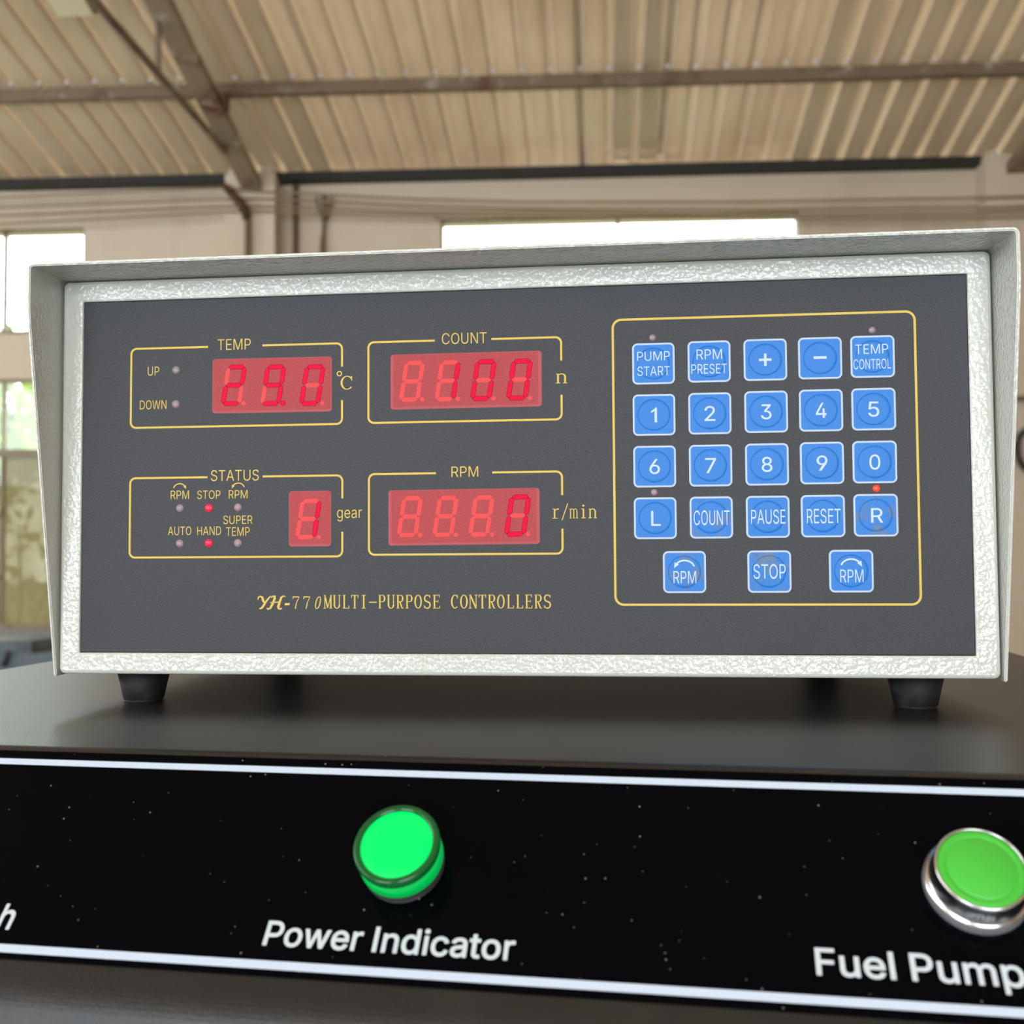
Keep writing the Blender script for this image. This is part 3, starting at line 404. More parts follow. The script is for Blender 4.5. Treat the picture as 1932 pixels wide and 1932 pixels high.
def sans(text, weight=0.0, track=0.0, font=None):
    """List of shapes [outer, hole...] in em/1000 units for a line of text."""
    x, shapes = 0.0, []
    for ch in text:
        adv, cs = (font or GLYPHS)[ch]
        L = [[(c[i] + x, c[i + 1]) for i in range(0, len(c), 2)] for c in cs]
        # outer contours all run the same way as the largest one
        if L:
            big = max(L, key=lambda q: abs(area2(q)))
            sg = 1 if area2(big) > 0 else -1
            L = [q if sg > 0 else q[::-1] for q in L]
            if weight:
                L = [embolden(q, weight) for q in L]
            outs = [q for q in L if area2(q) > 0]
            holes = [q for q in L if area2(q) <= 0]
            S = [[q] for q in outs]
            for hq in holes:
                for s in S:
                    if inside(hq[0], s[0]):
                        s.append(hq)
                        break
            shapes += S
        x += adv + track
    return shapes


def fit(shapes, x0, x1, y0, y1):
    """Scale shapes so that their bounding box becomes the given one."""
    px = [p[0] for s in shapes for p in s[0]]
    py = [p[1] for s in shapes for p in s[0]]
    a, b, c, d = min(px), max(px), min(py), max(py)
    kx, ky = (x1 - x0) / (b - a), (y1 - y0) / (d - c)
    return [[[(x0 + (p[0] - a) * kx, y0 + (p[1] - c) * ky) for p in L] for L in s] for s in shapes]


def lettering(name, P, shapes, h, mat, parent, label=None):
    bm = BM()
    for s in shapes:
        poly(bm, P, s, h)
    o = obj(name, bm, mat, parent)
    if label:
        o['label'] = label
    return o


# serif lettering (cap height 1, cell width .62): thick stems, thin bars, small serifs
TK, TN = 0.105, 0.05


def _stem(x, y0=0.0, y1=1.0, w=TK):
    return [(x - w / 2, y0), (x + w / 2, y0), (x + w / 2, y1), (x - w / 2, y1)]


def _bar(x0, x1, y, w=TN):
    return [(x0, y - w / 2), (x1, y - w / 2), (x1, y + w / 2), (x0, y + w / 2)]


def _serif(x, y, s=0.1):
    return _bar(x - s, x + s, y + (TN / 2 if y < 0.5 else -TN / 2))


def _curve(cx, cy, rx, ry, a0, a1, n=16):
    pts = arc(cx, cy, rx, ry, a0, a1, n)
    ws = [TN + (TK - TN) * abs(math.cos(math.radians(a0 + (a1 - a0) * i / n))) ** 1.3 for i in range(n + 1)]
    return stroke(pts, ws)


def serif(ch):
    S = []
    if ch == 'M':
        S = [_stem(.09, w=.06), _stem(.53), stroke([(.09, 1), (.31, .05)], .1), stroke([(.53, 1), (.31, .05)], .05),
             _serif(.09, 0), _serif(.53, 0), _serif(.09, 1, .07), _serif(.53, 1, .07)]
    elif ch == 'U':
        S = [_stem(.14, .28), _stem(.5, .28, 1, .06), _curve(.32, .28, .18, .26, 180, 360), _serif(.14, 1), _serif(.5, 1)]
    elif ch == 'L':
        S = [_stem(.2), _serif(.2, 0), _serif(.2, 1), _bar(.2, .54, TN / 2), stroke([(.54, .0), (.54, .22)], .05)]
    elif ch == 'T':
        S = [_stem(.31), _serif(.31, 0), _bar(.06, .56, 1 - TN / 2), stroke([(.075, 1), (.075, .78)], .05), stroke([(.545, 1), (.545, .78)], .05)]
    elif ch == 'I':
        S = [_stem(.31), _serif(.31, 0, .14), _serif(.31, 1, .14)]
    elif ch == '-':
        S = [_bar(.04, .6, .46, .075)]
    elif ch in 'PR':
        S = [_stem(.17), _serif(.17, 0), _serif(.17, 1, .1), _bar(.17, .36, 1 - TN / 2), _bar(.17, .36, .5), _curve(.36, .735, .15, .24, -90, 90)]
        if ch == 'R':
            S += [stroke([(.3, .5), (.47, .03)], .09), _serif(.5, 0, .07)]
    elif ch == 'O':
        S = [_curve(.31, .5, .215, .475, 0, 360, 40)]
    elif ch == 'C':
        S = [_curve(.33, .5, .23, .475, 50, 310, 32), stroke([(.5, .98), (.5, .72)], .05)]
    elif ch == 'S':
        pts = arc(.31, .735, .19, .235, 20, 230, 14) + arc(.31, .255, .2, .24, 50, -160, 14)
        S = [stroke(pts, [.05 + .05 * math.sin(math.pi * i / (len(pts) - 1)) for i in range(len(pts))]),
             stroke([(.5, .98), (.5, .76)], .04), stroke([(.1, .02), (.1, .24)], .04)]
    elif ch == 'E':
        S = [_stem(.17), _serif(.17, 0), _serif(.17, 1), _bar(.17, .53, TN / 2), _bar(.17, .51, 1 - TN / 2), _bar(.17, .42, .52),
             stroke([(.53, 0), (.53, .2)], .045), stroke([(.51, 1), (.51, .8)], .045), stroke([(.42, .43), (.42, .61)], .04)]
    elif ch == 'N':
        S = [_stem(.1, w=.055), _stem(.52, w=.055), stroke([(.1, 1), (.52, 0)], .105), _serif(.1, 0), _serif(.52, 1), _bar(.02, .12, 1 - TN / 2)]
    return [[s] for s in S]


def serif_line(text, pitch=0.645):
    out = []
    for i, ch in enumerate(text):
        out += [[[(p[0] + i * pitch, p[1]) for p in L] for L in s] for s in serif(ch)]
    return out


def lower_serif(ch):
    """x-height 1."""
    if ch == 'r':
        S = [_stem(.3, w=.15), _bar(.08, .62, .035, .07), _bar(.1, .3, .965, .07), stroke(arc(.62, .6, .3, .36, 180, 70, 8), [.06, .06, .07, .07, .08, .09, .12, .14, .16])]
    elif ch == 'm':
        S = [_stem(.13, w=.11), _stem(.5, 0, .8, .11), _stem(.87, 0, .8, .11)]
        S += [_bar(x - .12, x + .12, .035, .07) for x in (.13, .5, .87)] + [_bar(.02, .13, .965, .07)]
        S += [stroke(arc(x, .76, .185, .22, 180, 0, 8), .08) for x in (.315, .685)]
    elif ch == 'n':
        S = [_stem(.22, w=.15), _stem(.78, 0, .75, .15), _bar(.04, .4, .035, .07), _bar(.6, .96, .035, .07), _bar(.06, .22, .965, .07),
             stroke(arc(.5, .7, .28, .28, 180, 0, 10), [.06, .07, .08, .09, .1, .1, .1, .12, .13, .14, .15])]
    elif ch == 'i':
        S = [_stem(.5, w=.26), _bar(.1, .9, .035, .07), _bar(.15, .5, .965, .07), disc(.5, 1.3, .2, 14, .1)]
    return [[s] for s in S]


# ------------------------------------------------------------------ materials
plaster = Mat('aged_plaster', lin(214, 199, 178), 0.9, spec=0.2)
plaster.mix(plaster.ramp(plaster.noise(0.9, 5), 0.5, 0.75, 0.0, 0.45), lin(192, 172, 148))
plaster.mix(plaster.ramp(plaster.noise(3.0, 6, plaster.mapped((1, 1, 0.35))), 0.56, 0.78, 0.0, 0.4), lin(178, 158, 138))
plaster.bump(plaster.noise(25, 4), 0.3, 0.004)
sheet = Mat('painted_roof_sheet', lin(190, 172, 147), 0.25, spec=0.6)
sheet.mix(sheet.ramp(sheet.noise(2.2, 4, sheet.mapped((1, 0.25, 1))), 0.45, 0.8, 0.0, 0.5), lin(160, 134, 104))
steel = Mat('rust_stained_steel', lin(124, 106, 86), 0.6, spec=0.35)
steel.mix(steel.ramp(steel.noise(2.6, 6), 0.53, 0.7), lin(92, 52, 34))
steel.mix(steel.ramp(steel.noise(7.0, 5), 0.6, 0.74, 0.0, 0.8), lin(190, 180, 166))
truss_steel = Mat('pale_rusted_steel', lin(146, 128, 106), 0.6, spec=0.35)
truss_steel.mix(truss_steel.ramp(truss_steel.noise(3.1, 6), 0.55, 0.68), lin(98, 58, 38))
truss_steel.mix(truss_steel.ramp(truss_steel.noise(6.0, 5), 0.56, 0.7, 0.0, 0.8), lin(196, 186, 170))
dark_steel = Mat('dark_eave_steel', lin(46, 47, 44), 0.6, spec=0.3)
rust = Mat('rusty_pipe', lin(74, 54, 36), 0.75, spec=0.2)
rust.mix(rust.ramp(rust.noise(14, 4), 0.45, 0.65), lin(104, 78, 52))
brown_paint = Mat('brown_pipe_paint', lin(122, 100, 78), 0.6, spec=0.3)
cable_tan = Mat('tan_cable', lin(146, 125, 98), 0.7, spec=0.2)
window_steel = Mat('window_steel', lin(150, 136, 118), 0.6, spec=0.3)
window_steel.mix(window_steel.ramp(window_steel.noise(9, 4), 0.55, 0.7), lin(120, 84, 62))
concrete = Mat('worn_concrete', lin(142, 141, 136), 0.7, spec=0.3)
concrete.mix(concrete.ramp(concrete.noise(0.8, 6), 0.45, 0.75, 0.0, 0.6), lin(112, 110, 106))
gap_pale = Mat('pale_daylight_dot', lin(212, 208, 210), 0.3, spec=0.6)  # pale colour put where daylight shows through the rib gaps
lamp_cream = Mat('cream_lamp', lin(222, 212, 176), 0.35, spec=0.4)
soil = Mat('dry_soil', lin(140, 134, 110), 0.95, spec=0.1)
soil.mix(soil.ramp(soil.noise(1.3, 6), 0.42, 0.6), lin(96, 112, 62))
leaf_lime = Mat('lime_leaf', lin(112, 150, 36), 0.6, spec=0.2)
leaf_lime.mix(leaf_lime.ramp(leaf_lime.noise(5, 3), 0.4, 0.65), lin(146, 176, 58))
leaf_olive = Mat('olive_leaf', lin(104, 124, 60), 0.7, spec=0.2)
leaf_olive.mix(leaf_olive.ramp(leaf_olive.noise(5, 3), 0.45, 0.6), lin(140, 142, 88))
bark = Mat('bark', lin(98, 84, 64), 0.9, spec=0.1)
machine_blue = Mat('blue_grey_enamel', lin(92, 106, 114), 0.45)
machine_blue.mix(machine_blue.ramp(machine_blue.noise(6, 5), 0.5, 0.7), lin(62, 66, 64))
machine_cream = Mat('cream_enamel', lin(162, 158, 142), 0.5)
machine_dark = Mat('dark_iron', lin(50, 50, 46), 0.6)

# hammered cream enamel of the instrument
cream = Mat('hammered_cream_paint', lin(210, 212, 204), 0.6, spec=0.1)
cream.b.inputs['Coat Weight'].default_value = 1.0
cream.b.inputs['Coat Roughness'].default_value = 0.05
cream.b.inputs['Coat IOR'].default_value = 1.62
_n1 = cream.noise(760, 0.5)
_n2 = cream.noise(1500, 1.0)
_a = cream.n.new('ShaderNodeMath')
_a.operation = 'MULTIPLY_ADD'
cream.l.new(_n2, _a.inputs[0])
_a.inputs[1].default_value = 0.18
cream.l.new(_n1, _a.inputs[2])
_bp = cream.n.new('ShaderNodeBump')
_bp.inputs['Strength'].default_value = 1.0
_bp.inputs['Distance'].default_value = 0.0004
cream.l.new(_a.outputs[0], _bp.inputs['Height'])
cream.l.new(_bp.outputs[0], cream.b.inputs['Coat Normal'])
_bq = cream.n.new('ShaderNodeBump')
_bq.inputs['Strength'].default_value = 0.1
_bq.inputs['Distance'].default_value = 0.0004
cream.l.new(_n1, _bq.inputs['Height'])
cream.l.new(_bq.outputs[0], cream.b.inputs['Normal'])
cream.specks(90, 0.035, lin(120, 118, 108), 0.14)

film_grey = Mat('grey_membrane', lin(54, 56, 61), 0.55, spec=0.35)
film_grey.mix(film_grey.ramp(film_grey.noise(2300, 2), 0.42, 0.62, 0.0, 0.55), lin(80, 82, 87))
film_grey.mix(film_grey.ramp(film_grey.noise(16, 4), 0.6, 0.8, 0.0, 0.35), lin(46, 47, 50))
film_grey.specks(150, 0.042, lin(12, 12, 14), 0.2, (1, 0, 1))
film_grey.specks(105, 0.03, lin(200, 200, 200), 0.18, (1, 0, 1))
film_grey.bump(film_grey.noise(2300, 2), 0.35, 0.00012)

yellow = Mat('yellow_print', lin(224, 192, 78), 0.5)
key_blue = Mat('blue_membrane', lin(34, 121, 212), 0.45, spec=0.35)
key_blue.mix(key_blue.ramp(key_blue.noise(2600, 2), 0.4, 0.62, 0.0, 0.4), lin(58, 142, 224))
key_blue.bump(key_blue.noise(2300, 2), 0.25, 0.0001)
key_worn = Mat('worn_blue_membrane', lin(34, 121, 212), 0.45, spec=0.35)
key_worn.mix(key_worn.ramp(key_worn.noise(2600, 2), 0.4, 0.62, 0.0, 0.4), lin(58, 142, 224))
key_worn.mix(key_worn.ramp(key_worn.noise(150, 6), 0.5, 0.66, 0.0, 0.75), lin(112, 124, 132))
key_worn.mix(key_worn.ramp(key_worn.noise(420, 5), 0.62, 0.7, 0.0, 0.6), lin(74, 92, 100))
key_white = Mat('key_border_white', lin(188, 206, 234), 0.5)
legend_white = Mat('key_legend_white', lin(200, 218, 242), 0.5)
display_red = Mat('red_display_film', lin(172, 62, 68), 0.5, spec=0.25)
display_red.mix(display_red.ramp(display_red.noise(2200, 2), 0.42, 0.64, 0.0, 0.55), lin(196, 86, 88))
display_edge = Mat('red_display_film_edge', lin(182, 82, 88), 0.5, spec=0.3)
seg_off = Mat('off_segment_faint_glow', lin(222, 74, 74), 0.5, spec=0.2)
seg_off.emit(lin(250, 70, 70), 0.12)  # faint red glow added to segments that are switched off
seg_line = Mat('segment_outline', lin(96, 8, 22), 0.6, spec=0.1)
seg_on = Mat('lit_segment', lin(120, 0, 20), 0.5, spec=0.1)
seg_on.emit(lin(255, 4, 62), 1.0)
led_off = Mat('unlit_indicator', lin(150, 140, 146), 0.35)
led_off.mix(led_off.ramp(led_off.noise(420, 1), 0.5, 0.6, 0.0, 0.5), lin(206, 130, 146))
led_on = Mat('lit_red_indicator', lin(250, 24, 60), 0.3)
led_on.emit(lin(255, 18, 56), 0.85)
led_on_orange = Mat('lit_orange_indicator', lin(252, 60, 40), 0.3)
led_on_orange.emit(lin(255, 58, 36), 0.9)
led_ring = Mat('indicator_hole', lin(110, 20, 30), 0.5)
rubber = Mat('black_rubber', lin(34, 34, 34), 0.6, spec=0.3)
rubber.mix(rubber.ramp(rubber.noise(170, 5), 0.55, 0.75, 0.0, 0.6), lin(74, 74, 72))

powder = Mat('black_powder_coat', lin(22, 23, 28), 0.38, spec=0.45)
powder.b.inputs['Coat Weight'].default_value = 0.3
powder.b.inputs['Coat Roughness'].default_value = 0.36
powder.bump(powder.noise(1500, 2), 0.7, 0.0002)
powder.mix(powder.ramp(powder.noise(22, 5), 0.55, 0.85, 0.0, 0.25), lin(76, 72, 66))
powder.specks(95, 0.022, lin(190, 188, 180), 0.12, (1, 1, 0))
gloss_black = Mat('gloss_black_film', (0.0008, 0.0011, 0.0024, 1), 0.14, spec=0.05)
gloss_black.specks(420, 0.075, lin(110, 106, 98), 0.22)
gloss_black.specks(230, 0.06, lin(140, 136, 126), 0.5)
stripe_white = Mat('pale_stripe_print', lin(206, 222, 246), 0.5)
letter_white = Mat('pale_lettering_print', lin(210, 222, 232), 0.5)
lens_glow = Mat('lit_green_lens', lin(0, 60, 24), 0.35, spec=0.15)
lens_glow.emit((0.0, 1.0, 0.17, 1), 1.0)
lens_body = Mat('green_lens_body', lin(0, 70, 32), 0.12)
lens_body.b.inputs['Transmission Weight'].default_value = 0.25
lens_body.emit((0.0, 0.9, 0.2, 1), 0.04)
lens_side = Mat('green_lens_side', lin(0, 130, 54), 0.2)
lens_side.emit((0.0, 0.95, 0.17, 1), 0.4)
bezel_black = Mat('black_bezel_plastic', lin(44, 42, 44), 0.4)
cap_green = Mat('green_button_cap', lin(74, 196, 66), 0.35)
chrome = Mat('chrome', (0.74, 0.74, 0.77, 1), 0.2, metal=1.0)
knurl_metal = Mat('knurled_metal', (0.5, 0.5, 0.53, 1), 0.35, metal=0.55)


def pane_material(name, tint, clear, haze_color=None, haze=0.0):
    m = bpy.data.materials.new(name)
    m.use_nodes = True
    n, l = m.node_tree.nodes, m.node_tree.links
    n.clear()
    out = n.new('ShaderNodeOutputMaterial')
    tr = n.new('ShaderNodeBsdfTransparent')
    tr.inputs[0].default_value = tint
    gl = n.new('ShaderNodeBsdfGlossy')
    gl.inputs['Roughness'].default_value = 0.03
    mx = n.new('ShaderNodeMixShader')
    mx.inputs[0].default_value = 1.0 - clear
    l.new(tr.outputs[0], mx.inputs[1])
    l.new(gl.outputs[0], mx.inputs[2])
    last = mx
    if haze:
        tc = n.new('ShaderNodeTexCoord')
        ns = n.new('ShaderNodeTexNoise')
        ns.inputs['Scale'].default_value = 2.6
        ns.inputs['Detail'].default_value = 4
        l.new(tc.outputs['Object'], ns.inputs['Vector'])
        mr = n.new('ShaderNodeMapRange')
        mr.inputs['From Min'].default_value = 0.3
        mr.inputs['From Max'].default_value = 0.7
        mr.inputs['To Min'].default_value = haze * 0.75
        mr.inputs['To Max'].default_value = min(1.0, haze * 1.15)
        l.new(ns.outputs['Fac'], mr.inputs['Value'])
        df = n.new('ShaderNodeBsdfTranslucent')
        df.inputs[0].default_value = haze_color
        d2 = n.new('ShaderNodeBsdfDiffuse')
        d2.inputs[0].default_value = haze_color
        ma = n.new('ShaderNodeMixShader')
        ma.inputs[0].default_value = 0.6
        l.new(df.outputs[0], ma.inputs[1])
        l.new(d2.outputs[0], ma.inputs[2])
        m2 = n.new('ShaderNodeMixShader')
        l.new(mr.outputs[0], m2.inputs[0])
        l.new(mx.outputs[0], m2.inputs[1])
        l.new(ma.outputs[0], m2.inputs[2])
        last = m2
    l.new(last.outputs[0], out.inputs['Surface'])
    return m


glass_clear = pane_material('window_glass', (0.96, 0.98, 0.97, 1), 0.94)
glass_dusty = pane_material('dusty_window_glass', (0.5, 0.5, 0.42, 1), 0.94, lin(160, 148, 112), 0.66)

# ------------------------------------------------------------------ the hall
ZE = 4.387                       # roof height at the back wall
SL = math.tan(math.radians(13.31))
YR = -0.15                       # ridge


def zroof(y):
    return ZE + (YW - y) * SL if y >= YR else ZE + (YW - YR) * SL - (YR - y) * SL


structure(boxes('floor', [(XL - .3, XR + .3, YF - .3, YW + .3, -0.15, 0.0)], concrete))
WT = 0.24


def holed_wall(name, y0, y1, x0, x1, z1, holes, mat):
    """Wall between y0 and y1 with rectangular holes (x0,x1,z0,z1), cut as a grid of blocks merged into one mesh."""
    xs = sorted({x0, x1, *[h[0] for h in holes], *[h[1] for h in holes]})
    zs = sorted({0.0, z1, *[h[2] for h in holes], *[h[3] for h in holes]})
    nx, nz = len(xs) - 1, len(zs) - 1
    solid = {(i, k): not any(h[0] <= xs[i] and xs[i + 1] <= h[1] and h[2] <= zs[k] and zs[k + 1] <= h[3] for h in holes)
             for i in range(nx) for k in range(nz)}
    bm = BM()
    vd = {}

    def V(x, y, z):
        key = (round(x, 5), round(y, 5), round(z, 5))
        if key not in vd:
            vd[key] = bm.verts.new(key)
        return vd[key]
    for (i, k), s in solid.items():
        if not s:
            continue
        a, b, c, d = xs[i], xs[i + 1], zs[k], zs[k + 1]
        bm.faces.new((V(a, y0, c), V(b, y0, c), V(b, y0, d), V(a, y0, d)))
        bm.faces.new((V(a, y1, c), V(a, y1, d), V(b, y1, d), V(b, y1, c)))
        for di, dk, q in ((-1, 0, ((a, c), (a, d))), (1, 0, ((b, d), (b, c))), (0, -1, ((b, c), (a, c))), (0, 1, ((a, d), (b, d)))):
            if not solid.get((i + di, k + dk), False):
                (p, r), (s2, t) = q
                bm.faces.new((V(p, y0, r), V(s2, y0, t), V(s2, y1, t), V(p, y1, r)))
    bmesh.ops.recalc_face_normals(bm, faces=bm.faces)
    return structure(obj(name, bm, mat))


WIN = {1: (-7.1, -4.03, 3.07, 3.985), 2: (-7.1, -4.05, 0.554, 2.682), 3: (-0.957, 2.04, 3.07, 3.988)}
holed_wall('wall_back', YW, YW + WT, XL, XR, 4.36, list(WIN.values()), plaster)
holed_wall('wall_front', YF - WT, YF, XL, XR, 4.36, [GATE, GATE2], plaster)
structure(boxes('wall_left', [(XL - WT, XL, YF - WT, YW + WT, 0, SIDE[2]), (XL - WT, XL, YF - WT, YW + WT, SIDE[3], 6.4),
                              (XL - WT, XL, YF - WT, SIDE[0], SIDE[2], SIDE[3]), (XL - WT, XL, SIDE[1], YW + WT, SIDE[2], SIDE[3])], plaster))
structure(boxes('wall_right', [(XR, XR + WT, YF - WT, YW + WT, 0, 6.4)], plaster))

# corrugated roof: flat pans with narrow ribs pressed upwards, pitch 210 mm
PITCH, X0RIB = 0.2105, 0.4085


def roof_slope(bm, ya, yb, skew):
    n0, n1 = int((XL - 1.3 - X0RIB) / PITCH), int((XR + 1.3 - X0RIB) / PITCH)
    pts = []
    for k in range(n0, n1 + 1):
        c = X0RIB + k * PITCH
        pts += [(c - 0.032, 0.0), (c - 0.023, 0.045), (c + 0.023, 0.045), (c + 0.032, 0.0)]
    A = [bm.verts.new((x + (ya - 6.92) * skew, ya, zroof(ya) + h)) for x, h in pts]
    B = [bm.verts.new((x + (yb - 6.92) * skew, yb, zroof(yb) + h)) for x, h in pts]
    for i in range(len(pts) - 1):
        bm.faces.new((A[i], B[i], B[i + 1], A[i + 1]))


bm = BM()
roof_slope(bm, YR, YW + 0.45, 0.0401)
roof_slope(bm, YF - 0.45, YR, 0.0)
bmesh.ops.solidify(bm, geom=bm.faces[:], thickness=0.002)
ceiling = structure(obj('ceiling', bm, sheet))
for k in range(-21, 17):
    x = X0RIB + k * PITCH
    b = BM()
    lathe(b, [(0.02, 0.0), (0.02, 0.008), (0.013, 0.018), (0.0, 0.022)], (x, 6.905, zroof(6.905) + 0.004), (1, 0, 0), (0, 1, 0), (0, 0, -1), 12)  # pale domes standing in for daylight spots above the purlin
    obj('daylight_dot', b, gap_pale, ceiling)

# eave beam on top of the back wall
structure(boxes('trim_1', [(XL, XR, YW - 0.13, YW + 0.1, 4.305, 4.372)], dark_steel))


# pillars of the back wall
def pillar(n, xa, xb, top):
    bm = BM()
    box(bm, xa, xb, YW - 0.22, YW + 0.02, 0, top)
    box(bm, xa + .03, xa + .09, YW - 0.215, YW, top - .01, top + .035)
    box(bm, xb - .12, xb - .02, YW - 0.215, YW, top - .01, top + .05)
    return structure(obj('trim_%d' % n, bm, plaster))


pillar(2, -2.73, -2.315, 4.335)
pillar(3, 3.465, 3.90, 4.345)
pillar(4, -8.70, -8.45, 4.345)


# ---- windows: steel frames with panes
def window(n, panes_x, zs, dusty_row=None):
    x0, x1, z0, z1 = WIN[n]
    yc = YW + 0.06
    bm = BM()
    t = 0.018
    for a, b, c, d in ((x0, x1, z0, z0 + 2 * t), (x0, x1, z1 - t, z1), (x0, x0 + t, z0, z1), (x1 - t, x1, z0, z1)):
        box(bm, a, b, yc - .03, yc + .03, c, d)
    for x in panes_x:
        box(bm, x - .012, x + .012, yc - .026, yc + .026, z0 + .01, z1 - .01)
    for z in zs:
        box(bm, x0 + .01, x1 - .01, yc - .028, yc + .028, z - .033, z + .033)
    w = structure(obj('window_%d' % n, bm, window_steel))
    ex = [x0] + panes_x + [x1]
    ez = [z0] + zs + [z1]
    for k in range(len(ez) - 1):
        for i in range(len(ex) - 1):
            p = BM()
            box(p, ex[i] + .008, ex[i + 1] - .008, yc - .003, yc + .003, ez[k] + .008, ez[k + 1] - .008)
            obj('window_pane', p, glass_dusty if dusty_row == k and i == len(ex) - 2 else glass_clear, w)
    return w


window(1, [-6.35, -5.545, -4.74], [])
window(2, [-6.35, -5.545, -4.735], [2.05], dusty_row=0)
window(3, [0.532], [])
boxes_t = [(-0.957 - .06, -0.957, YW - .006, YW + .01, 3.03, 4.0), (2.03, 2.03 + .06, YW - .006, YW + .01, 3.03, 4.0), (-1.017, 2.09, YW - .006, YW + .01, 3.988, 4.03)]
structure(boxes('trim_5', boxes_t, plaster))
structure(boxes('trim_6', [(-7.16, -3.99, YW - .06, YW + .03, 0.50, 0.556)], concrete))


# ------------------------------------------------------------------ roof steelwork
def purlin(y, label):
    bm = BM()
    z = zroof(y)
    sec = [(0.0, -0.002), (0.0, -0.092), (0.006, -0.092), (0.06, -0.092 - .06 * SL * .2), (0.06, -0.086), (0.008, -0.084), (0.008, -0.012), (0.06, -0.014), (0.06, -0.004)]
    sec = [(a, b) for a, b in sec]
    A = [bm.verts.new((XL, y + a, z + b)) for a, b in sec]
    B = [bm.verts.new((XR, y + a, z + b)) for a, b in sec]
    n = len(sec)
    for i in range(n):
        j = (i + 1) % n
        bm.faces.new((A[i], A[j], B[j], B[i]))
    bm.faces.new(A)
    bm.faces.new(B[::-1])
    bmesh.ops.recalc_face_normals(bm, faces=bm.faces)
    o = obj('roof_purlin', bm, steel)
    return tag(o, label, 'beam')


purlin(6.955, 'long rust-stained steel purlin running under the corrugated roof sheet')


def truss(x, label, far):
    root = empty('roof_truss', (x, YW - 0.2, 4.3))
    tag(root, label, 'roof truss', 'roof trusses on the wall pillars')
    O = Vector((x, YW - 0.2, 4.3))

    def loc(p):
        return Vector(p) - O
    # rafter: an inverted T of two angles below the purlins
    bm = BM()
    ys = [YW - .14, YR]
    for (xa, xb, za, zb) in ((-.078, .078, -.275, -.262), (-.012, .012, -.262, -.13), (-.078, -.066, -.262, -.2), (.066, .078, -.262, -.2)):
        v = []
        for y in ys:
            for px, pz in ((xa, za), (xb, za), (xb, zb), (xa, zb)):
                v.append(bm.verts.new(loc((x + px, y, zroof(y) + pz + .02))))
        for f in ((0, 1, 2, 3), (7, 6, 5, 4), (0, 4, 5, 1), (1, 5, 6, 2), (2, 6, 7, 3), (3, 7, 4, 0)):
            bm.faces.new([v[i] for i in f])
    bmesh.ops.recalc_face_normals(bm, faces=bm.faces)
    obj('rafter', bm, truss_steel, root)
    b2 = BM()
    tube(b2, [loc((x - .05, 7.35, 4.3)), loc((x - .05, 5.0, 4.262)), loc((x - .05, YR, 4.25))], 0.026, 8)
    obj('tie_rod', b2, steel, root)
    for y in (6.035, 4.2, 2.2):
        b3 = BM()
        box(b3, -.075, -.045, y - (YW - .2) - .014, y - (YW - .2) + .014, 4.262 - 4.3, zroof(y) - .24 - 4.3)
        obj('strut', b3, steel, root)
    for y in (6.96,):
        b4 = BM()
        box(b4, -.09, .1, y - (YW - .2) - .05, y - (YW - .2) + .03, zroof(y) - .20 - 4.3, zroof(y) - .095 - 4.3)
        obj('purlin_cleat', b4, steel, root)
    return root


truss(-2.5, 'rusty steel roof truss rising from the pillar left of the long window', False)
truss(3.70, 'rusty steel roof truss ending on the pillar at the right edge', True)

# cream box lamp under the roof, top left
lamp = empty('ceiling_lamp', (-3.13, 6.02, zroof(6.02) - 0.1))
tag(lamp, 'cream box lamp under the roof sheet at the top left corner', 'lamp')
R = Matrix.Rotation(-math.atan(SL), 4, 'X')
bm = BM()
box(bm, -.12, .12, -1.15, .07, -.055, .0, R)
bevel_all(bm, 0.012, 2)
obj('lamp_housing', bm, lamp_cream, lamp)
bm = BM()
box(bm, -.135, -.122, -1.16, .085, -.03, .012, R)
box(bm, .122, .135, -1.16, .085, -.03, .012, R)
box(bm, -.135, .135, .072, .085, -.03, .012, R)
box(bm, -.135, .135, -1.163, -1.15, -.03, .012, R)
obj('lamp_rim', bm, steel, lamp)
for y in (-.9, -.1):
    bm = BM()
    zt = 0.105 + (-y) * 0.0
    box(bm, -.012, .012, y - .012, y + .012, -.01 - y * SL, -y * SL + .098)
    obj('lamp_hanger', bm, steel, lamp)

# ------------------------------------------------------------------ things on the back wall
YP = YW - 0.22
rows = [([(-8.2, 4.20), (-4.77, 4.255), (-2.82, 4.294)], [(-2.185, 4.234), (-1.2, 4.16), (-0.204, 4.112), (1.6, 4.075), (3.45, 4.067)], .011),
        ([(-8.2, 4.10), (-4.77, 4.162), (-2.82, 4.193)], [(-2.185, 4.174), (-1.2, 4.10), (-0.205, 4.054), (1.6, 4.0), (3.45, 3.985)], .010),
        ([(-8.2, 4.03), (-4.77, 4.093), (-2.82, 4.134)], [(-2.185, 4.111), (-1.2, 4.05), (-0.205, 4.026), (1.6, 3.965), (3.45, 3.945)], .010),
        ([(-8.2, 3.95), (-4.77, 4.019), (-2.82, 4.088)], [(-2.185, 4.065), (-1.2, 4.022), (-0.965, 4.013), (1.6, 3.935), (3.45, 3.90)], .009)]
cab_labels = ['topmost of the tan cables strung along the upper back wall', 'second cable from the top strung along the upper back wall',
              'third cable from the top strung along the upper back wall', 'lowest of the tan cables strung just above the window tops']
for (L, Rr, r), lab in zip(rows, cab_labels):
    # strung in the air from pillar front to pillar front
    pts = [(a * .972 + .001, YP - .025, 1.159 + (z - 1.159) * .972) for a, z in L + [(-2.5, Rr[0][1] + .02)] + Rr + [(3.7, Rr[-1][1]), (8.9, Rr[-1][1] + .06)]]
    bm = BM()
    tube(bm, pts, r, 8)
    tag(obj('wall_cable', bm, cable_tan), lab, 'cable', 'cables strung along the back wall')

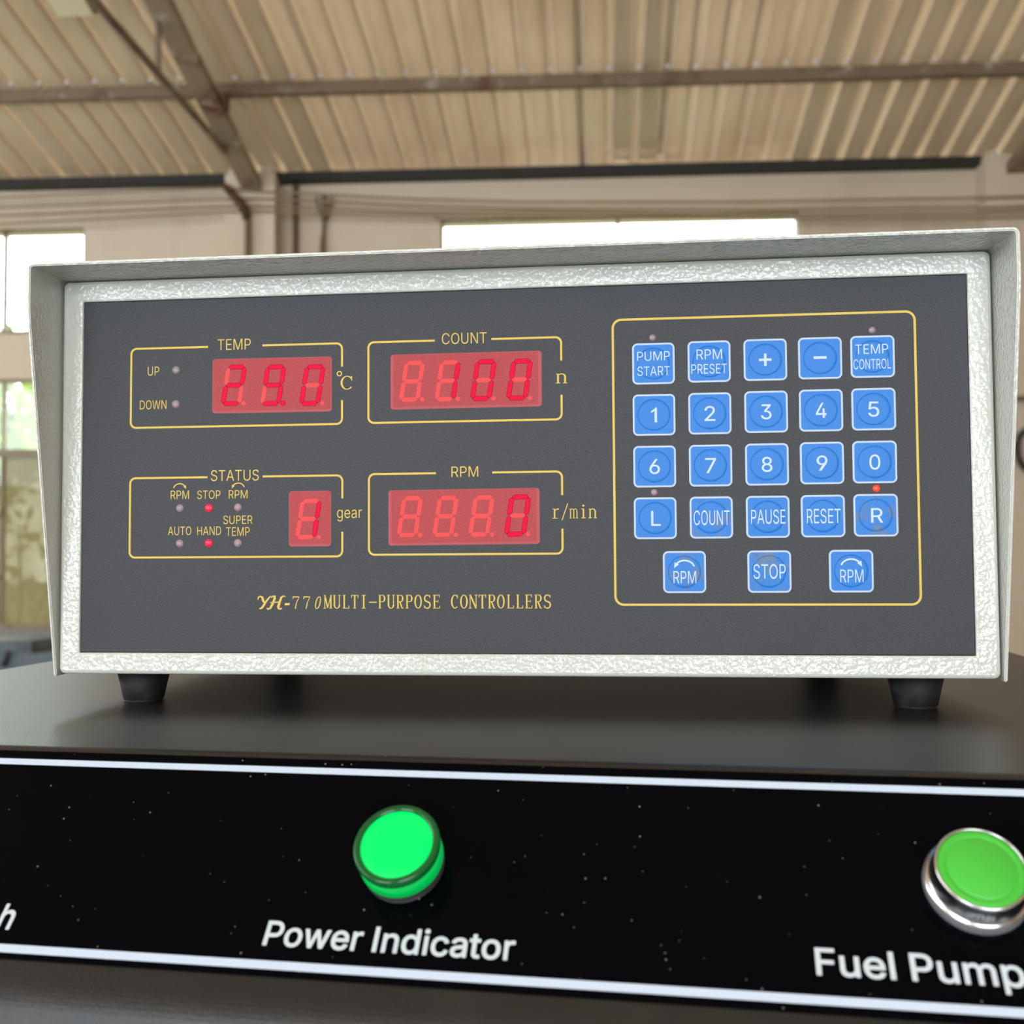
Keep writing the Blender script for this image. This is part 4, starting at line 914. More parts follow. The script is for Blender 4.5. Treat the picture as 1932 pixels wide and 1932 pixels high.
bm = BM()
tube(bm, [(-2.188, YW - .026, 2.2), (-2.188, YW - .026, 4.3)], 0.024, 10)
tag(obj('conduit_pipe', bm, brown_paint), 'thin brown vertical conduit just right of the left pillar', 'pipe')

dp = empty('drain_pipe', (-2.53, YP, 2.0))
tag(dp, 'rusty bent drain pipe on the front of the left pillar', 'pipe')
bm = BM()
tube(bm, [(.005, -.03, 0.2), (.0, -.03, 1.9), (-.01, -.03, 1.985)], 0.026, 10)
obj('vertical_pipe', bm, brown_paint, dp)
bm = BM()
tube(bm, [(-.20, -.035, 2.225), (-.13, -.04, 2.15), (-.05, -.04, 2.055), (-.012, -.035, 1.99), (-.008, -.033, 1.93)], [.03, .036, .04, .04, .03], 10)
obj('elbow', bm, rust, dp, True)

cb = empty('cable_bundle', (-1.95, YW - .02, 3.2))
tag(cb, 'dark loose cables fanning out on the wall left of the long window', 'cable')
bm = BM()
tube(bm, [(-.005, -.01, .0), (-.007, -.012, .55), (-.004, -.012, .66)], [.022, .026, .016], 8)
obj('bundle_sleeve', bm, brown_paint, cb)
for pts in ([(0, 0, .64), (.002, 0, .78), (-.03, 0, .87), (-.055, 0, .93), (-.062, 0, 1.0)], [(0, 0, .64), (.0, 0, .80), (.0, 0, .9), (-.01, 0, 1.02)],
            [(0, 0, .64), (.01, 0, .77), (.045, 0, .86), (.07, 0, .93), (.075, 0, .99)], [(0, 0, .64), (.005, 0, .79), (.03, 0, .89), (.03, 0, .97), (.012, 0, 1.0)]):
    bm = BM()
    tube(bm, [(a, -.008, c) for a, b, c in pts], [.014, .014, .012, .010, .007][:len(pts)], 6)
    obj('loose_cable', bm, brown_paint, cb)

# coil of hose on its hook on the right pillar
hc = empty('hose_coil', (3.76, YP, 1.98))
tag(hc, 'dark coil of hose hanging on the pillar behind the right side', 'hose')
bm = BM()
pts = [(0.13 * math.cos(a) * (1 + .05 * math.sin(a * 3.1)), -.04 - .01 * math.sin(a * .5), -.02 + .17 * math.sin(a)) for a in [i * math.pi / 10 for i in range(61)]]
tube(bm, pts, 0.022, 8)
obj('hose', bm, machine_dark, hc)
bm = BM()
box(bm, -.14, .14, -.10, 0, .37, .40)
obj('bracket', bm, steel, hc)
bm = BM()
box(bm, -.02, .02, -.09, 0, .15, .17)
obj('hook', bm, steel, hc)

# machine below the left window
mc = empty('lathe_bench', (-3.72, 6.75, 0))
tag(mc, 'blue-grey machine with dark levers under the left window', 'machine')
bm = BM()
box(bm, -.28, .9, -.25, .25, 0.0, .50)
box(bm, -.20, .1, -.2, .2, .50, .585)
bevel_all(bm, .02, 2)
obj('machine_body', bm, machine_blue, mc)
bm = BM()
box(bm, -.55, -.285, -.24, .24, 0, .56)
bevel_all(bm, .015, 2)
obj('headstock', bm, machine_cream, mc)
bm = BM()
tube(bm, [(-.235, -.27, .36), (-.22, -.28, .47), (-.2, -.27, .56)], [.02, .016, .022], 8)
tube(bm, [(-.06, -.27, .42), (-.02, -.28, .52)], .018, 8)
obj('lever', bm, machine_dark, mc)
bm = BM()
lathe(bm, [(0, 0), (.075, 0), (.075, .02), (.06, .025), (0, .025)], (-.12, -.255, .28), (1, 0, 0), (0, 0, 1), (0, -1, 0), 20)
obj('hand_wheel', bm, machine_dark, mc)

# ------------------------------------------------------------------ outside the left windows
structure(boxes('ground_outside', [(-30, 26, YW + WT + .3, 46, -0.3, -0.1)], soil))


def leaves(bm, c, rad, n, size, squash=1.0):
    for _ in range(n):
        while True:
            d = Vector((random.uniform(-1, 1), random.uniform(-1, 1), random.uniform(-1, 1)))
            if d.length < 1:
                break
        p = Vector(c) + Vector((d.x * rad, d.y * rad, d.z * rad * squash))
        u = Vector((random.gauss(0, 1), random.gauss(0, 1), random.gauss(0, 1))).normalized()
        v = u.orthogonal().normalized()
        s = size * random.uniform(.6, 1.3)
        vs = [bm.verts.new(p + u * a + v * b) for a, b in ((-s, 0), (0, -s * .42), (s, 0), (0, s * .42))]
        bm.faces.new(vs)


def tree(x, y, h, clumps, mat, label, size=.11):
    root = empty('tree', (x, y, -.1))
    tag(root, label, 'tree', 'trees outside the left windows')
    bm = BM()
    tube(bm, [(0, 0, 0), (.05, 0, h * .35), (-.04, .05, h * .7), (0, 0, h)], [.13, .1, .07, .02], 8)
    obj('trunk', bm, bark, root)
    for (dx, dz) in ((.9, .75), (-.8, .8), (.5, .95)):
        bm = BM()
        tube(bm, [(0, 0, h * .45), (dx * .5, .1, h * (dz - .12)), (dx, .1, h * dz)], [.06, .04, .015], 6)
        obj('branch', bm, bark, root)
    bm = BM()
    for (cx, cy, cz, r, n) in clumps:
        leaves(bm, (cx, cy, cz), r, n, size)
    f = obj('foliage', bm, mat, root)
    f['kind'] = 'stuff'
    return root


tree(-7.2, 12.2, 3.6, [(-.3, 0, 3.3, .85, 420), (.5, .1, 3.0, .8, 380), (.0, .2, 2.6, .7, 240), (1.2, 0, 3.4, .8, 240), (-1.2, .2, 2.9, .8, 240)], leaf_lime,
     'lime green leafy tree close outside the lower left window', .1)
tree(-9.2, 16.0, 4.2, [(0, 0, 3.9, 1.2, 420), (.9, 0, 3.3, 1.0, 320), (-.8, 0, 3.1, 1.0, 300)], leaf_olive,
     'darker olive tree standing behind the lime green one', .12)
for (x, y, r, n, lab) in ((-5.72, 10.2, .95, 170, 'twiggy olive shrub right outside the dusty lower pane'),
                          (-4.7, 11.6, .7, 300, 'dense olive shrub farther back, right of the twiggy one'),
                          (-8.6, 10.2, .6, 300, 'low olive shrub at the left end outside the window')):
    root = empty('shrub', (x, y, -.1))
    tag(root, lab, 'shrub', 'shrubs outside the left windows')
    for k in range(5):
        bm = BM()
        a = k * 1.3 + x
        tip = Vector((r * .95 * math.cos(a), r * .6 * math.sin(a), r * random.uniform(1.3, 2.1)))
        tube(bm, [(0, 0, 0), tip * .45 + Vector((.05, 0, .1)), tip], [.03, .022, .008], 6)
        obj('branch', bm, bark, root)
    bm = BM()
    leaves(bm, (0, 0, r * 1.05), r, n, .09, .95)
    obj('foliage', bm, leaf_olive, root)['kind'] = 'stuff'

# ------------------------------------------------------------------ test bench console
ZT = 1.10
A_CON = math.radians(-7.16)
console = empty('test_bench', (0, 0, 0), A_CON)
tag(console, 'black test bench with a sloping control panel carrying the grey instrument', 'test bench')
CX0, CX1, CYB, CYF = -0.292, 0.255, 0.40, -0.0915
S45 = math.sqrt(.5)
# bench shell: top, 45 degree slope and front as one bent sheet
SLOPE = 0.074


def bend(p0, d0, d1, r, n=6):
    """Fillet of radius r at corner p0 between incoming direction d0 and outgoing d1 (2D)."""
    d0, d1 = Vector(d0).normalized(), Vector(d1).normalized()
    ang = d0.angle(d1)
    t = r * math.tan(ang / 2)
    a = Vector(p0) - d0 * t
    nrm = Vector((-d0.y, d0.x))
    if nrm.dot(d1) < 0:
        nrm = -nrm
    c = a + nrm * r
    out = []
    for i in range(n + 1):
        q = ang * i / n
        sgn = 1 if (d0.x * d1.y - d0.y * d1.x) > 0 else -1
        v = a - c
        ca, sa = math.cos(q * sgn), math.sin(q * sgn)
        out.append((c.x + v.x * ca - v.y * sa, c.y + v.x * sa + v.y * ca))
    return out


yb, zb = CYF - SLOPE * S45, ZT - SLOPE * S45
prof = [(CYB, ZT)] + bend((CYF, ZT), (-1, 0), (-1, -1), .004) + bend((yb, zb), (-1, -1), (-.30, -1), .016) + [(yb - .045, zb - .15), (yb - .045, .12), (CYB, 0.12)]
bm = BM()
A = [bm.verts.new((CX0, a, b)) for a, b in prof]
B = [bm.verts.new((CX1, a, b)) for a, b in prof]
for i in range(len(prof)):
    j = (i + 1) % len(prof)
    f = bm.faces.new((A[i], A[j], B[j], B[i]))
bm.faces.new(A[::-1])
bm.faces.new(B)
bmesh.ops.recalc_face_normals(bm, faces=bm.faces)
edges = [e for e in bm.edges if (all(abs(v.co.x - CX0) < 1e-6 for v in e.verts) or all(abs(v.co.x - CX1) < 1e-6 for v in e.verts))]
bmesh.ops.bevel(bm, geom=edges, offset=.003, segments=2, affect='EDGES')
shell = obj('cabinet', bm, powder, console)
bm = BM()
box(bm, CX0 + .02, CX1 - .02, yb + .03, CYB - .02, 0.0, 0.12)
obj('plinth', bm, powder, console)

# control panel film on the slope: u along the bench, v up the slope, origin at the upper front edge
PC = Plane((0, CYF, ZT), (1, 0, 0), (0, S45, S45), (0, -S45, S45))
bm = BM()
slab(bm, PC, [(-290, -65.2), (253, -65.2), (253, -2.0), (-290, -2.0)], 0.02, 0.5)
panel = obj('control_panel', bm, gloss_black, console)
panel['label'] = 'glossy black control panel film'
bm = BM()
poly(bm, PC, [[(-286, -7.0), (249, -6.9), (249, -4.8), (-286, -4.95)]], 0.56)
obj('panel_stripe', bm, stripe_white, panel)['label'] = 'pale stripe along the upper edge'
bm = BM()
poly(bm, PC, [[(-286, -64.0), (249, -63.0), (249, -60.9), (-286, -61.8)]], 0.56)
obj('panel_stripe', bm, stripe_white, panel)['label'] = 'pale stripe along the lower edge'
lettering('panel_lettering', PC, fit(sans('Power Indicator', font=BOLD), -40.8, 24.4, -57.7, -50.9), 0.56, letter_white, panel, 'white lettering Power Indicator')
_sh = sans('Fuel Pump Start', font=BOLD)
lettering('panel_lettering', PC, fit(_sh, 96.0, 165.6, -58.3, -49.9), 0.56, letter_white, panel, 'white lettering Fuel Pump Start')
lettering('panel_lettering', PC, fit(sans('Switch', font=BOLD), -139.5, -112.4, -57.8, -50.4), 0.56, letter_white, panel, 'white lettering Switch')

CN = PC.n
ind = empty('indicator_lamp')
ind.parent = console
ind['label'] = 'round lit green indicator lamp'
o3 = PC.at(-8.0, -33.7, .5)
U3, V3 = PC.u, PC.v
bm = lathe(BM(), [(.0109, 0), (.0109, .0026), (.0104, .0030)], o3, U3, V3, CN, 56)
obj('bezel', bm, bezel_black, ind)
bm = lathe(BM(), [(.0106, .0030), (.0112, .0033), (.0113, .0085)], o3, U3, V3, CN, 56)
obj('lens_side', bm, lens_side, ind)
bm = lathe(BM(), [(.0113, .0085), (.01145, .0092), (.0114, .0104), (.0110, .0110), (.0104, .0111), (.0097, .0108), (.0095, .0104)], o3, U3, V3, CN, 56, close=False)
obj('lens_rim', bm, lens_body, ind)
bm = lathe(BM(), [(.0096, .0103), (.0094, .0106), (.005, .0107), (0, .01072)], o3, U3, V3, CN, 56, close=False)
obj('lens_face', bm, lens_glow, ind)

but = empty('push_button')
but.parent = console
but['label'] = 'round green push button in a chrome bezel'
o4 = PC.at(135.4, -32.8, .5)
bm = BM()
N = 96
prev = None
ringb, ringt = [], []
for i in range(N * 2):
    a = math.pi * i / N
    r = .0121 if i % 2 else .01175
    d = U3 * math.cos(a) + V3 * math.sin(a)
    ringb.append(bm.verts.new(o4 + d * r))
    ringt.append(bm.verts.new(o4 + d * r + CN * .0026))
for i in range(N * 2):
    j = (i + 1) % (N * 2)
    bm.faces.new((ringb[i], ringb[j], ringt[j], ringt[i]))
bm.faces.new(ringt)
bm.faces.new(ringb[::-1])
obj('knurled_ring', bm, knurl_metal, but)
bm = lathe(BM(), [(.0120, .0026), (.0118, .0030), (.0113, .0033), (.0109, .0036), (.0106, .0085), (.0106, .0092), (.0103, .0096), (.0100, .0096), (.0099, .0088)], o4, U3, V3, CN, 72, close=False)
obj('bezel', bm, chrome, but)
bm = lathe(BM(), [(.00985, .0070), (.00985, .0091), (.0096, .0094), (.0080, .0094), (.00785, .0092), (.0077, .0094), (.0074, .0096), (0, .0097)], o4, U3, V3, CN, 72, close=False)
obj('button_cap', bm, cap_green, but)

# ------------------------------------------------------------------ the instrument
A_DEV = math.radians(-3.16)
dev = empty('controller', (0, 0, ZT), A_DEV)
tag(dev, 'cream instrument case with grey keypad panel and red number displays standing on the bench', 'controller')
DZ = 91.0                                   # panel centre above the bench, mm
P = Plane((0, 0, DZ * .001), (1, 0, 0), (0, 0, 1), (0, -1, 0))


def mmz(z):
    return (z + DZ) * .001


# hood: bent sheet, deep eave at the top, tapering to nothing at the bottom
HX, HZT, HZB, TH = 180.6, 79.7, -79.0, 1.25
rr = 2.4


def hood_path(off):
    x, zt, r = HX - off, HZT - off, max(rr - off, .6)
    pts = [(-x, z) for z in (HZB, -60, -40, -20, 0, 20, 40, 55, 62, 70)]
    pts += [(-x + r - r * math.cos(a), zt - r + r * math.sin(a)) for a in [math.pi / 2 * i / 6 for i in range(7)]]
    pts += [(-100, zt), (0, zt), (100, zt)]
    pts += [(x - r + r * math.sin(a), zt - r + r * math.cos(a)) for a in [math.pi / 2 * i / 6 for i in range(7)]]
    pts += [(x, z) for z in (70, 62, 55, 40, 20, 0, -20, -40, -60, HZB)]
    return pts


def yfront(z):
    zk = 61.0
    if z >= zk:
        return -22.6
    return -22.6 + 21.9 * (zk - z) / (zk - HZB)


bm = BM()
outer, inner = hood_path(0), hood_path(TH)
YBK = 235.0
vo = [[bm.verts.new((x * .001, y * .001, mmz(z))) for y in (yfront(z), 12.0, YBK)] for x, z in outer]
vi = [[bm.verts.new((x * .001, y * .001, mmz(z))) for y in (yfront(zo[1]), 12.0, YBK)] for (x, z), zo in zip(inner, outer)]
for i in range(len(outer) - 1):
    for k in range(2):
        bm.faces.new((vo[i][k], vo[i][k + 1], vo[i + 1][k + 1], vo[i + 1][k]))
        bm.faces.new((vi[i][k], vi[i + 1][k], vi[i + 1][k + 1], vi[i][k + 1]))
    bm.faces.new((vo[i][0], vo[i + 1][0], vi[i + 1][0], vi[i][0]))
    bm.faces.new((vo[i][2], vi[i][2], vi[i + 1][2], vo[i + 1][2]))
for i in (0, len(outer) - 1):
    for k in range(2):
        bm.faces.new((vo[i][k], vi[i][k], vi[i][k + 1], vo[i][k + 1]))
bmesh.ops.recalc_face_normals(bm, faces=bm.faces)
ed = [e for e in bm.edges if len(e.link_faces) == 2 and e.calc_face_angle(0) > 1.2]
bmesh.ops.bevel(bm, geom=ed, offset=.00035, segments=2, affect='EDGES')
obj('case_hood', bm, cream, dev)

# front frame: broad flat rim round the recessed panel
bm = BM()
FX, FZ, PX, PZ = 178.5, 78.1, 170.0, 69.75
out_f = rrect(-FX, FX, -FZ, FZ, 2.4)
stations = [(out_f, -14.0)]
for ins, h in ((0.0, -0.6), (.25, 0.1), (.8, .5), (1.5, .7)):
    stations.append((rrect(-FX + ins, FX - ins, -FZ + ins, FZ - ins, max(2.4 - ins * .6, .8)), h))
for ins, h in ((.9, .7), (.35, .55), (.05, .2), (0, -.4)):
    stations.append((rrect(-PX - ins, PX + ins, -PZ - ins, PZ + ins, .35 + ins * .5), h))
rings = [[bm.verts.new(P.at(a, b, h)) for a, b in L] for L, h in stations]
for A, B in zip(rings, rings[1:]):
    for i in range(len(A)):
        j = (i + 1) % len(A)
        bm.faces.new((A[i], A[j], B[j], B[i]))
obj('front_frame', bm, cream, dev)
bm = BM()
box(bm, -.1782, .1782, .0138, .232, mmz(-78.2), mmz(77.6))
obj('case_body', bm, cream, dev)

# panel sheet
bm = BM()
slab(bm, P, [(-169.7, -69.45), (169.7, -69.45), (169.7, 69.45), (-169.7, 69.45)], -1.0, 0.0)
fp = obj('front_panel', bm, film_grey, dev)
fp['label'] = 'dark grey membrane front panel'
bm = BM()
slab(bm, P, [(-169.98, -69.72), (169.98, -69.72), (169.98, 69.72), (-169.98, 69.72)], -1.4, -.7)  # black sheet added in the panel's edge gap to draw its shadow line
obj('gap_shadow_sheet', bm, rubber, dev)

# yellow borders
HP = 0.05


def border(xl, xr, zb_, zt_, r, gaps_top=None, gaps_right=None, w=.78, label=None):
    bm = BM()

    def st(pts):
        poly(bm, P, [stroke(pts, w)], HP)
    tl = arc(xl + r, zt_ - r, r, r, 180, 90, 6)
    tr = arc(xr - r, zt_ - r, r, r, 90, 0, 6)
    br = arc(xr - r, zb_ + r, r, r, 0, -90, 6)
    bl = arc(xl + r, zb_ + r, r, r, -90, -180, 6)
    if gaps_top:
        st([(xr, gaps_right[1])] + br + bl + tl + [(gaps_top[0], zt_)])
        st([(gaps_top[1], zt_)] + tr + [(xr, gaps_right[0])])
    else:
        c = br + bl + tl + tr
        st(c + [(xr, zb_ + r)])
    o = obj('panel_border', bm, yellow, fp)
    o['label'] = label


border(-150.0, -64.35, 18.9, 50.45, 2.2, (-118.4, -96.3), (41.3, 28.2), label='yellow border round the temperature display')
border(-150.0, -64.2, -32.45, -1.1, 2.2, (-118.3, -96.0), (-10.05, -22.95), label='yellow border round the status lights')
border(-53.9, 20.95, 19.05, 50.5, 2.2, (-27.8, -5.8), (41.5, 28.4), label='yellow border round the count display')
border(-53.7, 20.87, -31.9, -.8, 2.2, (-27.5, -5.76), (-9.8, -22.5), label='yellow border round the speed display')
border(40.55, 151.2, -51.2, 56.5, 3.2, w=.85, label='yellow border round the blue keypad')


def print_sans(text, bb, weight=0.0, name='panel_lettering'):
    l, r, b, t = bb
    lettering(name, P, fit(sans(text, weight), l, r, b, t), HP, yellow, fp, 'yellow lettering ' + text)


W1 = -4
print_sans('TEMP', (-114.5, -101.05, 49.01, 53.31), W1)
print_sans('UP', (-143.12, -138.41, 39.58, 43.14), W1)
print_sans('DOWN', (-146.29, -135.31, 26.19, 29.74), W1)
print_sans('STATUS', (-116.92, -97.55, -2.67, 1.64), W1)
print_sans('RPM', (-133.27, -125.81, -9.56, -6.21), W1)
print_sans('STOP', (-122.45, -113.03, -9.65, -6.3), W1)
print_sans('RPM', (-109.64, -102.05, -9.56, -6.34), W1)
print_sans('SUPER', (-111.81, -100.07, -19.6, -16.27), W1)
print_sans('AUTO', (-134.28, -124.76, -23.75, -20.36), W1)
print_sans('HAND', (-122.36, -112.67, -23.79, -20.46), W1)
print_sans('TEMP', (-110.67, -101.15, -24.21, -20.83), W1)
print_sans('gear', (-66.29, -56.49, -18.94, -14.43), W1)
print_sans('COUNT', (-25.01, -7.62, 48.92, 53.26), W1)
print_sans('RPM', (-21.46, -11.12, -2.35, 1.66), W1)


def arrow_arc(l, r, zb_, zt_, cw, w, h, mat, parent, Pl, label, name='rotation_arrow'):
    """Arched arrow: the head is at the right end for clockwise, at the left for counter-clockwise."""
    cx = (l + r) / 2
    rx = (r - l) / 2
    hh = zt_ - zb_
    pts = arc(cx, zb_, rx * .96, hh, 165, 15, 14)
    if not cw:
        pts = pts[::-1]
    bm = BM()
    poly(bm, Pl, [stroke(pts[:-1], w)], h)
    tip = pts[-1]
    d = Vector((pts[-1][0] - pts[-3][0], pts[-1][1] - pts[-3][1])).normalized()
    s = w * 2.3
    nn = Vector((-d.y, d.x))
    base = Vector(tip) - d * s * .9
    tipv = Vector(tip) + d * s * .5
    tri = [tuple(base + nn * s * .62), tuple(base - nn * s * .62), tuple(tipv)]
    if area2(tri) < 0:
        tri = tri[::-1]
    poly(bm, Pl, [tri], h + .005)
    o = obj(name, bm, mat, parent)
    o['label'] = label


arrow_arc(-132.3, -127.0, -5.75, -3.5, True, .42, HP, yellow, fp, P, 'yellow clockwise arrow above RPM')
arrow_arc(-108.4, -103.2, -5.75, -3.55, False, .42, HP, yellow, fp, P, 'yellow anticlockwise arrow above RPM')

# serif units
lettering('panel_lettering', P, fit(lower_serif('n'), 18.78, 23.21, 32.76, 36.6), HP, yellow, fp, 'yellow lettering n')
cc = fit([[_curve(.33, .5, .28, .47, 40, 320, 32)], [stroke([(.56, .97), (.56, .66)], .05)]], -64.93, -60.35, 32.25, 37.61)
lettering('panel_lettering', P, cc + [[disc(-65.4, 38.55, 1.08, 24), disc(-65.4, 38.55, .66, 24)[::-1]]], HP, yellow, fp, 'yellow degree Celsius sign')
un = fit(lower_serif('r'), 17.11, 19.59, -18.65, -14.8) + [[stroke([(20.75, -19.29), (22.95, -12.96)], .34)]]
un += fit(lower_serif('m'), 23.6, 26.8, -18.65, -14.9) + fit(lower_serif('i'), 28.0, 29.7, -18.65, -13.5) + fit(lower_serif('n'), 30.73, 33.9, -18.65, -14.95)
lettering('panel_lettering', P, un, HP, yellow, fp, 'yellow lettering r/min')

# title line
S = fit(serif_line('MULTI-PURPOSE CONTROLLERS'), -71.65, 16.34, -52.65, -47.2)
lettering('panel_lettering', P, S, HP, yellow, fp, 'yellow lettering MULTI-PURPOSE CONTROLLERS')
seven = [[stroke([(.02, .80), (.04, .97), (.6, .97)], [.05, .08, .08])], [stroke([(.6, .97), (.36, .5), (.24, .02)], [.05, .08, .1])]]
zero = [[stroke([(.36 + .2 * math.cos(a) + .12 * math.sin(a), .5 + .48 * math.sin(a)) for a in [2 * math.pi * i / 32 for i in range(33)]],
                [.05 + .045 * abs(math.cos(2 * math.pi * i / 32)) for i in range(33)])]]


def shift(S, dx):
    return [[[(p[0] + dx, p[1]) for p in L] for L in s] for s in S]


T7 = fit(seven + shift(seven, 1.0) + shift(zero, 1.98), -83.86, -72.58, -52.72, -47.84)
T7 += [[[(-87.1, -51.25), (-85.15, -51.25), (-84.9, -50.4), (-86.85, -50.4)]]]
Y_ = [[stroke([(.0, .72), (.02, .9), (.14, .98), (.25, .9), (.3, .65), (.36, .5)], [.05, .08, .1, .13, .14, .12])],
      [stroke([(.74, 1.0), (.62, .82), (.46, .56), (.34, .3), (.22, .08), (.08, .02)], [.06, .1, .12, .14, .13, .1])]]
H_ = [[stroke([(.78, .86), (.84, .98), (.98, .98), (.98, .8), (.86, .4), (.72, .06), (.58, .0), (.52, .1)], [.06, .09, .12, .14, .15, .13, .1, .06])],
      [stroke([(.72, .5), (1.3, .54)], [.07, .09])],
      [stroke([(1.62, .94), (1.5, 1.0), (1.38, .9), (1.28, .55), (1.2, .2), (1.22, .04), (1.34, .0), (1.42, .1)], [.06, .09, .12, .15, .15, .13, .1, .05])]]
T7 += fit(Y_ + H_, -97.81, -86.6, -53.06, -47.39)
lettering('panel_lettering', P, T7, HP, yellow, fp, 'yellow slanted model lettering')


# ---- small indicator lights
def led(x, z, r, on, label):
    bm = lathe(BM(), [(r * 1.08e-3, 0.0), (r * 1.06e-3, .00006), (r * 1e-3, .00008)], P.at(x, z, 0), P.u, P.v, P.n, 28, 1, close=False)
    lathe(bm, [(r * 1e-3, .00008), (r * .85e-3, .00034), (r * .5e-3, .0005), (0, .00056)], P.at(x, z, 0), P.u, P.v, P.n, 28, 0, close=False)
    m = {0: led_off, 1: led_on, 2: led_on_orange}[on]
    o = obj('indicator_light', bm, [m, led_ring if on else led_off], dev)
    o['label'] = label


for x, z, r, on, lab in ((-131.5, 41.6, 1.42, 0, 'unlit light beside UP'), (-131.5, 28.07, 1.42, 0, 'unlit light beside DOWN'),
                         (-129.5, -13.1, 1.42, 0, 'unlit light under the clockwise RPM mark'), (-117.66, -13.15, 1.52, 1, 'lit red light under STOP'),
                         (-105.93, -13.05, 1.42, 0, 'unlit light under the anticlockwise RPM mark'), (-129.47, -27.0, 1.42, 0, 'unlit light under AUTO'),
                         (-117.64, -27.0, 1.52, 1, 'lit red light under HAND'), (-105.9, -27.0, 1.42, 0, 'unlit light under SUPER TEMP'),
                         (55.5, 49.35, 1.14, 0, 'unlit light above the pump start key'), (136.0, 49.95, 1.14, 0, 'unlit light above the temp control key'),
                         (55.45, -9.2, 1.14, 0, 'unlit light above the L key'), (136.3, -8.7, 1.3, 2, 'lit orange-red light above the R key')):
    led(x, z, r, on, lab)


# ---- displays with seven-segment digits
def window_display(x0, x1, z0, z1, m0, m1, tilt, label):
    bm = BM()
    slab(bm, P, [(a, b + (a - x0) * tilt) for a, b in rrect(x0, x1, z0, z1, 1.2)], -.2, .06, 0)
    slab(bm, P, [(a, b + (a - x0) * tilt) for a, b in rrect(x0 + m0, x1 - m1, z0 + .9, z1 - .25, .5)], -.2, .08, 1)
    o = obj('display_window', bm, [display_edge, display_red], dev)
    o['label'] = label
    return o


SEGS = {'0': 'abcdef', '1': 'bc', '2': 'abged', '9': 'abcdfg', ' ': ''}


def digit(parent, ch, xbl, zbl, w, h, dp_on=False, sl=.155, t=1.86):
    bm = BM()
    lit = SEGS[ch]

    def M(p):
        return (xbl + p[0] + p[1] * sl, zbl + p[1])
    e = t / 2
    xm0, xm1, zb0, zm, zt1 = e, w - e, e, h / 2, h - e

    def hseg(z, k):
        return [(xm0 + k, z), (xm0 + k + e * .75, z - e + .0), (xm1 - k - e * .75, z - e), (xm1 - k, z), (xm1 - k - e * .75, z + e), (xm0 + k + e * .75, z + e)]

    def vseg(x, za, zb2, k):
        return [(x, za + k), (x + e, za + k + e * .75), (x + e, zb2 - k - e * .75), (x, zb2 - k), (x - e, zb2 - k - e * .75), (x - e, za + k + e * .75)]
    G = {'a': ('h', zt1), 'g': ('h', zm), 'd': ('h', zb0), 'f': ('v', xm0, zm, zt1), 'b': ('v', xm1, zm, zt1), 'e': ('v', xm0, zb0, zm), 'c': ('v', xm1, zb0, zm)}
    for s, g in G.items():
        on = s in lit
        k = .1
        loop = hseg(g[1], k) if g[0] == 'h' else vseg(g[1], g[2], g[3], k)
        loop = [M(p) for p in loop]
        if area2(loop) < 0:
            loop = loop[::-1]
        if on:
            poly(bm, P, [embolden(loop, .02)], .10, 2)
            poly(bm, P, [embolden(loop, -.14)], .12, 0)
        else:
            poly(bm, P, [embolden(loop, -.1)], .10, 1)
    c = (xbl + w + sl * .9 + .95, zbl + .9)
    if dp_on:
        poly(bm, P, [disc(c[0], c[1], 1.06)], .10, 2)
        poly(bm, P, [disc(c[0], c[1], .9)], .12, 0)
    else:
        poly(bm, P, [disc(c[0], c[1], .85)], .10, 1)
    o = obj('digit', bm, [seg_on, seg_off, seg_line], parent)
    o['label'] = ('seven-segment digit lit as ' + ch) if ch != ' ' else 'switched-off seven-segment digit'


d = window_display(-116.5, -68.4, 24.0, 45.5, .3, .3, -.003, 'red temperature display reading 29.0')
for ch, x, z, dpo in (('2', -113.24, 26.87, False), ('9', -97.33, 26.54, True), ('0', -81.61, 26.22, False)):
    digit(d, ch, x, z, 8.35, 16.2, dpo)
d = window_display(-85.4, -68.65, -28.55, -7.05, .3, .3, .003, 'red gear display reading 1')
digit(d, '1', -83.17, -25.82, 8.55, 15.85)
d = window_display(-45.15, 13.45, 24.05, 45.4, 1.1, 1.4, .002, 'red count display reading 100')
for i, ch in enumerate(' 100'):
    digit(d, ch, -42.14 + i * 13.9, 26.87 - i * .1, 8.25, 16.05)
d = window_display(-46.05, 12.3, -28.45, -7.2, 1.1, 1.2, .005, 'red speed display reading 0')
for i, ch in enumerate('   0'):
    digit(d, ch, -43.05 + i * 13.85, -25.33, 8.3, 15.95)


